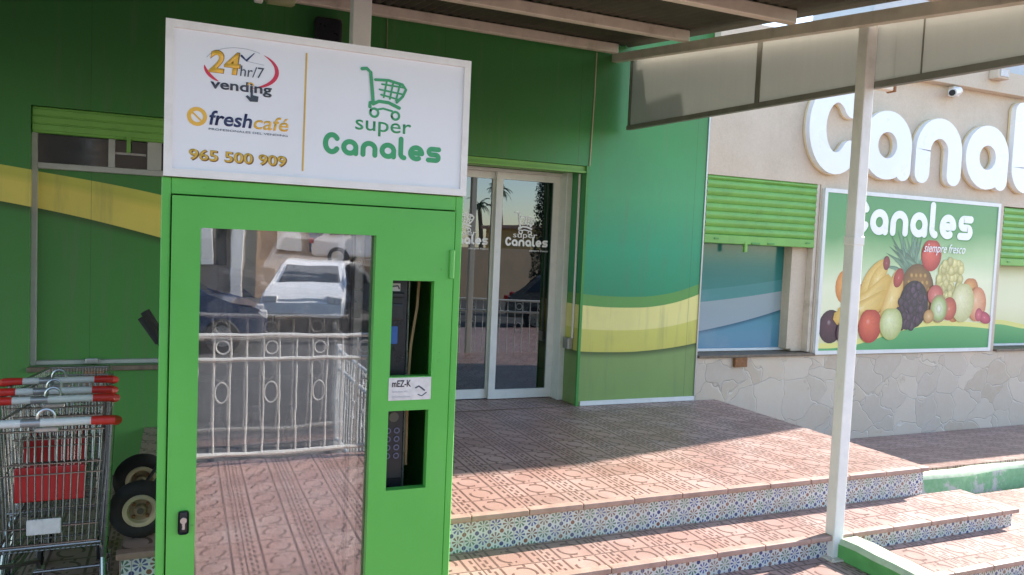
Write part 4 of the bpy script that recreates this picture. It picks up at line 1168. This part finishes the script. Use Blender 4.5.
# ------------------------------------------------------------------ shopping carts
def make_cart():
    """cart with its handle at y = 0, front towards +Y, ground at z = 0"""
    t = thing('shopping_cart', '', 'shopping cart', (0, 0, 0), 'shopping carts nested in a row')
    hw = .215
    # basket corner rails: rear at y=.10, front at y=.88
    def sec(f):   # f = 0 rear .. 1 front: half width bottom/top, z bottom/top, y
        return (.185-.055*f, .215-.055*f, .50+.10*f, .985-.05*f, .09+.80*f)
    b = B(); r = .0026
    def P(f, side, h):
        wb, wt, zb, zt, y = sec(f)
        return (side*(wb+(wt-wb)*h), y, zb+(zt-zb)*h)
    for s in (-1, 1):
        for k in range(20): tube(b, [P(k/19, s, 0), P(k/19, s, 1)], r, 5, False)
        for h in (.33, .66): tube(b, [P(0, s, h), P(1, s, h)], r, 5, False)
    for k in range(21):
        x = -1+2*k/20
        wb = sec(0)[0]; wf = sec(1)[0]
        tube(b, [(x*wb, sec(0)[4], sec(0)[2]), (x*wf, sec(1)[4], sec(1)[2])], r, 5, False)
        tube(b, [(x*wf, sec(1)[4], sec(1)[2]), (x*sec(1)[1], sec(1)[4], sec(1)[3])], r, 5, False)
    for h in (.33, .66): tube(b, [P(1, -1, h), P(1, 1, h)], r, 5, False)
    for k in range(1, 7): f = k/7; tube(b, [P(f, -1, 0), P(f, 1, 0)], r, 5, False)
    for h in (0, 1):
        tube(b, [P(0, -1, h), P(1, -1, h), P(1, 1, h), P(0, 1, h)], .0055, 7)
    bk = obj('basket', b, M['chrome'], t)
    # rear gate, leaning a little
    b = B()
    for k in range(15):
        x = -.165+.33*k/14; tube(b, [(x, .075, .535), (x*1.12, .10, .965)], r, 5, False)
    for z, q in ((.535, 0), (.60, .15), (.80, .6), (.84, .7), (.965, 1)):
        tube(b, [(-.165*(1+.12*q)-.008, .073+.025*q, z), (.165*(1+.12*q)+.008, .073+.025*q, z)], .0042 if z in (.535, .965) else .003, 6)
    gt = obj('rear_gate', b, M['chrome'], t)
    b = B(); tube(b, [(-.185, .088, .52), (.185, .088, .52)], .006, 8); tube(b, [(-.18, .12, .495), (.18, .12, .495)], .004, 8); obj('bottom_rail', b, M['chrome'], t, True)
    # child seat
    b = B(); box(b, -.125, .125, .108, .116, .69, .825, .006, 2)
    fl_ = obj('seat_flap', b, M['flap_red'], t)
    b = B()
    for k in range(13):
        x = -.16+.32*k/12; tube(b, [(x, .26, .80), (x, .30, .975)], r, 5, False); 
        if k % 2 == 0: tube(b, [(x, .112, .79), (x, .26, .80)], r, 5, False)
    for z, yy in ((.80, .26), (.89, .28), (.975, .30)): tube(b, [(-.165, yy, z), (.165, yy, z)], .004, 6, False)
    obj('child_seat', b, M['chrome'], t)
    b = B(); box(b, -.075, .045, .064, .070, .575, .635, .003); obj('label_plate', b, M['label_white'], t)
    # handle
    b = B(); tube(b, [(-.155, 0, 1.02), (.155, 0, 1.02)], .0155, 14); hd = obj('handle', b, M['grip_white'], t, True)
    for s in (-1, 1):
        b = B(); tube(b, [(s*.154, 0, 1.02), (s*.19, 0, 1.02), (s*.232, .004, 1.018), (s*.245, .02, 1.012), (s*.236, .045, 1.0)], [.0165, .0175, .0185, .0175, .013], 14); obj('grip_end', b, M['red'], hd, True)
    b = B(); tube(b, [(-.085, 0, 1.02), (-.02, 0, 1.02)], .0159, 14); obj('handle_band', b, M['alu_grey'], hd, True)
    # coin lock loop on the handle
    b = B(); tube(b, [(-.03, -.003, 1.035)]+[(0+.03*math.cos(a), -.003, 1.04+.03*math.sin(a)) for a in [PI-PI*k/8 for k in range(9)]]+[(.03, -.003, 1.035)], .006, 8); box(b, -.04, .045, -.012, .018, .985, 1.003, .004); obj('coin_lock', b, M['steel'], hd, True)
    # side supports and chassis
    b = B()
    for s in (-1, 1):
        tube(b, [(s*.232, .04, 1.0), (s*.222, .085, .985), (s*.20, .10, .52), (s*.19, .13, .44), (s*.205, .02, .20), (s*.215, .03, .155)], .0105, 9)
        tube(b, [(s*.19, .13, .44), (s*.17, .50, .30), (s*.145, .78, .20), (s*.14, .80, .155)], .0095, 9)
        tube(b, [(s*.205, .02, .20), (s*.15, .70, .17)], .008, 8)
    tube(b, [(-.15, .70, .18), (.15, .70, .18)], .007, 8)
    obj('chassis', b, M['chrome'], t, True)
    for s, y in ((-1, .03), (1, .03), (-1, .80), (1, .80)):
        x = s*(.215 if y < .1 else .14)
        b = B(); box(b, x-.019, x-.014, y-.02, y+.03, .055, .155); box(b, x+.014, x+.019, y-.02, y+.03, .055, .155); box(b, x-.019, x+.019, y-.015, y+.03, .150, .158)
        c_ = obj('caster', b, M['steel'], t)
        b = B(); lathe(b, [(0, -.012), (.05, -.012), (.06, -.008), (.06, .008), (.05, .012), (0, .012)], (x, y+.012, .061), 'x', 20); obj('tyre', b, M['rubber'], c_, True)
    return t
cart = make_cart()
spots = [(-.445, -2.76, 0), (-.480, -2.33, 1.5), (-.500, -2.14, -1.0), (-.515, -1.88, .5)]
labs = ['front shopping cart of the nested row, with its red seat flap in full view', 'second shopping cart from the front of the nested row', 'third shopping cart from the front, nested under the rearmost handle', 'rearmost shopping cart of the row, nearest the green wall']
for i, ((x, y, a), lb) in enumerate(zip(spots, labs)):
    o = cart if i == 0 else copy_tree(cart)
    o.location = (x, y, GZ); o.scale = (.95, 1, 1); o.rotation_euler.z = math.radians(a); o['label'] = lb

# ------------------------------------------------------------------ what stands behind the viewer (seen mirrored in the glass)
def railing(label, x0, y0, x1, y1, z0):
    L_ = math.hypot(x1-x0, y1-y0); t = thing('railing', label, 'railing', (x0, y0, z0), 'white railings by the street')
    b = B(); n = int(L_/.115); ax = Vector((x1-x0, y1-y0, 0))/L_; o = Vector((x0, y0, z0))
    for k in range(n+1):
        p0 = o+ax*(L_*k/n); tube(b, [p0+Vector((0, 0, .08)), p0+Vector((0, 0, .98))], .007, 6)
    obj('bars', b, M['alu_white'], t, True)
    b = B()
    for z in (.08, .80, .98): tube(b, [o+Vector((0, 0, z)), o+ax*L_+Vector((0, 0, z))], .017, 8)
    obj('rail', b, M['alu_white'], t, True)
    b = B()
    for k in range(n):
        if k % 3: continue
        c = o+ax*(L_*(k+.5)/n)+Vector((0, 0, .89))
        tube(b, [c+(ax*math.cos(a)+Vector((0, 0, 1))*math.sin(a))*.048 for a in [2*PI*q/16 for q in range(16)]], .006, 6, closed=True)
        c = o+ax*(L_*(k+.5)/n)+Vector((0, 0, .55))
        tube(b, [c+(ax*math.cos(a)+Vector((0, 0, 1.6))*math.sin(a))*.05 for a in [2*PI*q/16 for q in range(16)]], .006, 6, closed=True)
    obj('scrolls', b, M['alu_white'], t, True)
    b = B()
    for q in (0, L_): 
        p0 = o+ax*q; box(b, p0.x-.03, p0.x+.03, p0.y-.03, p0.y+.03, z0, z0+1.04, .004)
    obj('posts', b, M['alu_white'], t)
railing('white scrolled railing along the pavement edge behind the viewer', -2.6, -6.22, 1.42, -6.22, GZ)
railing('white scrolled railing at right angles to the pavement edge', 1.48, -6.32, 1.48, -7.9, -.70)
railing('white scrolled railing on the right beyond the lowest step', 3.9, -4.75, 5.6, -4.15, -.455)

def car(label, x, y, z, rot, paint):
    t = thing('parked_car', label, 'car', (0, 0, 0), 'cars parked in the street')
    pr = [(-2.05, .32), (-2.08, .62), (-1.98, .86), (-1.75, .93), (-1.30, 1.36), (-.95, 1.46), (.25, 1.47), (.62, 1.38), (1.10, .98), (1.85, .84), (2.06, .66), (2.08, .34)]
    b = B(); W2_ = .86
    rows = []
    for s, ins in ((-1, 0), (1, 0)):
        rows.append([b.verts.new((px, s*(W2_-(.14 if pz > 1.1 else (.03 if pz > .85 else 0))), pz)) for px, pz in pr])
    b.faces.new(rows[0]); b.faces.new(rows[1][::-1])
    for k in range(len(pr)): b.faces.new((rows[0][k], rows[1][k], rows[1][(k+1) % len(pr)], rows[0][(k+1) % len(pr)]))
    bmesh.ops.bevel(b, geom=list(b.edges), offset=.05, segments=2, affect='EDGES')
    obj('body', b, M[paint], t, True)
    b = B()
    for s in (-1, 1):
        q = [(-1.22, 1.30), (-1.55, .97), (.98, .98), (.55, 1.33)]
        vs = [b.verts.new((px, s*(.868-(.10 if pz > 1.1 else .0)), pz)) for px, pz in q]; b.faces.new(vs)
        r = bmesh.ops.extrude_face_region(b, geom=[b.faces[-1]] if False else [vs[0].link_faces[0]]); bmesh.ops.translate(b, verts=[g for g in r['geom'] if isinstance(g, bmesh.types.BMVert)], vec=(0, -s*.06, 0))
    obj('side_window', b, M['car_glass'], t)
    b = B()
    for q in ([(-1.70, .97), (-1.34, 1.34)], [(1.07, 1.02), (.66, 1.36)]):
        d = .03 if q[0][0] > 0 else -.03
        vs = [b.verts.new((q[0][0]+d, -.68, q[0][1])), b.verts.new((q[0][0]+d, .68, q[0][1])), b.verts.new((q[1][0]+d, .60, q[1][1])), b.verts.new((q[1][0]+d, -.60, q[1][1]))]
        f = b.faces.new(vs); r = bmesh.ops.extrude_face_region(b, geom=[f]); bmesh.ops.translate(b, verts=[g for g in r['geom'] if isinstance(g, bmesh.types.BMVert)], vec=(-d*1.5, 0, -.02))
    obj('windscreen', b, M['car_glass'], t)
    for sx_ in (-1.28, 1.32):
        for s in (-1, 1):
            b = B(); lathe(b, [(.19, -.10), (.29, -.10), (.31, -.06), (.31, .06), (.29, .10), (.19, .10)], (sx_, s*.80, .31), 'y', 24); w_ = obj('wheel', b, M['rubber'], t, True)
            b = B(); lathe(b, [(0, -.085), (.19, -.085), (.2, 0), (.19, .085), (0, .085)], (sx_, s*.80, .31), 'y', 16); obj('rim', b, M['steel'], w_, True)
    for s in (-1, 1):
        b = B(); box(b, -2.11, -2.0, s*.72-.12, s*.72+.12, .70, .86, .02, 2); obj('tail_light', b, M['tail_red'], t)
        b = B(); box(b, 1.90, 2.07, s*.66-.15, s*.66+.15, .62, .76, .02, 2); obj('headlight', b, M['label_white'], t)
    t.location = (x, y, z); t.rotation_euler.z = rot
car('white parked car across the street, with its nose toward the viewer, beside the grey car', 2.95, -18.6, -.62, PI/2+.3, 'car_white')
car('grey parked car showing its red tail lights', 4.55, -18.0, -.55, -PI/2-.25, 'car_grey')
car('dark blue parked car by the tan wall', -.6, -15.2, -.70, .05, 'car_blue')
car('white parked car far up the street by the tan house', 5.6, -22.5, .55, .35, 'car_white')
car('silver grey parked car beyond the right railing', 9.6, -10.4, -.70, .5, 'car_grey')
# tan house with white block pillars
hs = thing('street_house', 'tan rendered house with white block pillars across the street', 'house', (-3, -18, -.7))
bm = B(); box(bm, -9, 1.25, -26, -17.5, -.7, 5.2); obj('wall', bm, M['tan_wall'], hs)
for x in (-5.5, -2.4, .38, .98):
    bm = B(); box(bm, x, x+.24, -17.49, -17.3, .75 if x < .9 else -.7, 5.1, .01); obj('pillar', bm, M['label_white'], hs)
for x in (-4.2, -.1, .68):
    bm = B(); box(bm, x, x+.22, -17.49, -17.44, .75, 3.2); obj('window', bm, M['car_glass'], hs)
bm = B(); box(bm, -9.2, 1.4, -26.2, -17.1, 5.201, 5.4); obj('roof', bm, M['nosing'], hs)
h2 = thing('street_house', 'long tan house with pale window bays at the end of the street', 'house', (5, -27, -.7))
bm = B(); box(bm, 2.3, 8.5, -34, -27, -.7, 5.4); obj('wall', bm, M['tan_wall'], h2)
for x in (2.9, 5.0, 7.0):
    bm = B(); box(bm, x, x+.8, -26.99, -26.9, .9, 4.6); obj('bay', bm, M['label_white'], h2)
for x in (4.0, 6.1):
    bm = B(); box(bm, x, x+.7, -26.99, -26.93, .9, 3.4); obj('window', bm, M['car_blue'], h2)
bm = B(); box(bm, 9.0, 30, -20.4, -20.15, -.7, 1.25)
bw = tag(obj('boundary_wall', bm, M['tan_wall']), 'low tan boundary wall across the street on the right', 'wall')
yh = thing('street_house', 'small yellow house behind the low boundary wall', 'house', (15, -24, -.7))
bm = B(); box(bm, 13.2, 17.5, -27, -22, -.7, 2.1); obj('wall', bm, M['yellow_wall'], yh)
bm = B(); box(bm, 13.0, 17.7, -27.2, -21.8, 2.101, 2.25); obj('roof', bm, M['nosing'], yh)
bm = B(); box(bm, 14.5, 15.4, -21.99, -21.93, .1, 1.3); obj('window', bm, M['car_glass'], yh)
bm = B(); box(bm, 6.6, 8.198, .06, .12, 3.602, 4.5); obj('added_sun_screen', bm, M['grey_render'], wing)  # added thin wall, sized to stop a sun leak on the terrace
bm = B(); box(bm, 8.2, 11.0, .06, 2.6, 3.602, 5.73); obj('added_shadow_storey', bm, M['grey_render'], wing)  # added storey, shaped to cast the edge of the terrace shadow
# palms and the added cypress
def palm(label, x, y, z, h, n):
    t = thing('palm_tree', label, 'palm tree', (x, y, z), 'palms across the street')
    b = B(); pts = [(x+.15*math.sin(k*.5), y, z+h*k/8) for k in range(9)]; tube(b, pts, [.20-.008*k for k in range(9)], 9); obj('trunk', b, M['trunk'], t, True)
    b = B(); top = Vector(pts[-1])
    for k in range(n):
        a = 2*PI*k/n+R.uniform(-.1, .1); e = R.uniform(-.3, 1.1); L_ = R.uniform(.75, 1.15)
        prev = top
        d = Vector((math.cos(a)*math.cos(e), math.sin(a)*math.cos(e), math.sin(e)))
        side = d.cross(Vector((0, 0, 1))).normalized()
        for q in range(9):
            d = (d+Vector((0, 0, -.16))).normalized(); p1 = prev+d*(L_/9)
            for s in (-1, 1):
                tip = p1+side*s*.24*(1-q/11)+d*.12+Vector((0, 0, -.10))
                b.faces.new([b.verts.new(v) for v in (prev, p1, tip)])
            prev = p1
    obj('fronds', b, M['leaf'], t, recalc=False)
palm('tall palm tree across the street behind the boundary wall', 21.2, -45, -.7, 6.1, 30)
palm('shorter palm tree left of the tall palm', 19.9, -45.5, -.7, 4.9, 24)
ct = thing('added_cypress', 'added dark narrow cypress at the right, darkening a strip of the door reflection', 'tree', (9.95, -14, -.7))  # tree added to block a strip of sky reflected in the door
bm = B(); tube(bm, [(9.95, -14, -.7), (9.95, -14, 4.5)], [.10, .02], 8); obj('trunk', bm, M['trunk'], ct)
bm = B()
for k in range(6500):
    h = R.random(); a = R.uniform(0, 2*PI); r = .36*(1-h)**.5*math.sqrt(R.random())+.04
    c = Vector((9.95+r*math.cos(a), -14+r*math.sin(a), -.55+5.6*h)); s = R.uniform(.04, .09)
    d1 = Vector((R.uniform(-1, 1), R.uniform(-1, 1), R.uniform(.2, 1.4)))*s; d2 = Vector((R.uniform(-1, 1), R.uniform(-1, 1), R.uniform(-.5, .5)))*s
    bm.faces.new([bm.verts.new(v) for v in (c, c+d1, c+d2)])
obj('crown', bm, M['leaf_dark'], ct, recalc=False)
lp = thing('street_lamp', 'slim street lamp across the street between the palms', 'lamp', (19.6, -41, -.7))
bm = B(); tube(bm, [(19.6, -41, -.7), (19.6, -41, 3.7), (19.5, -41, 3.95), (19.0, -41, 4.0)], .04, 8); obj('pole', bm, M['dark_rail'], lp, True)
bm = B(); box(bm, 18.6, 19.05, -41.1, -40.9, 3.92, 4.04, .02, 2); obj('lamp_head', bm, M['dark_rail'], lp)
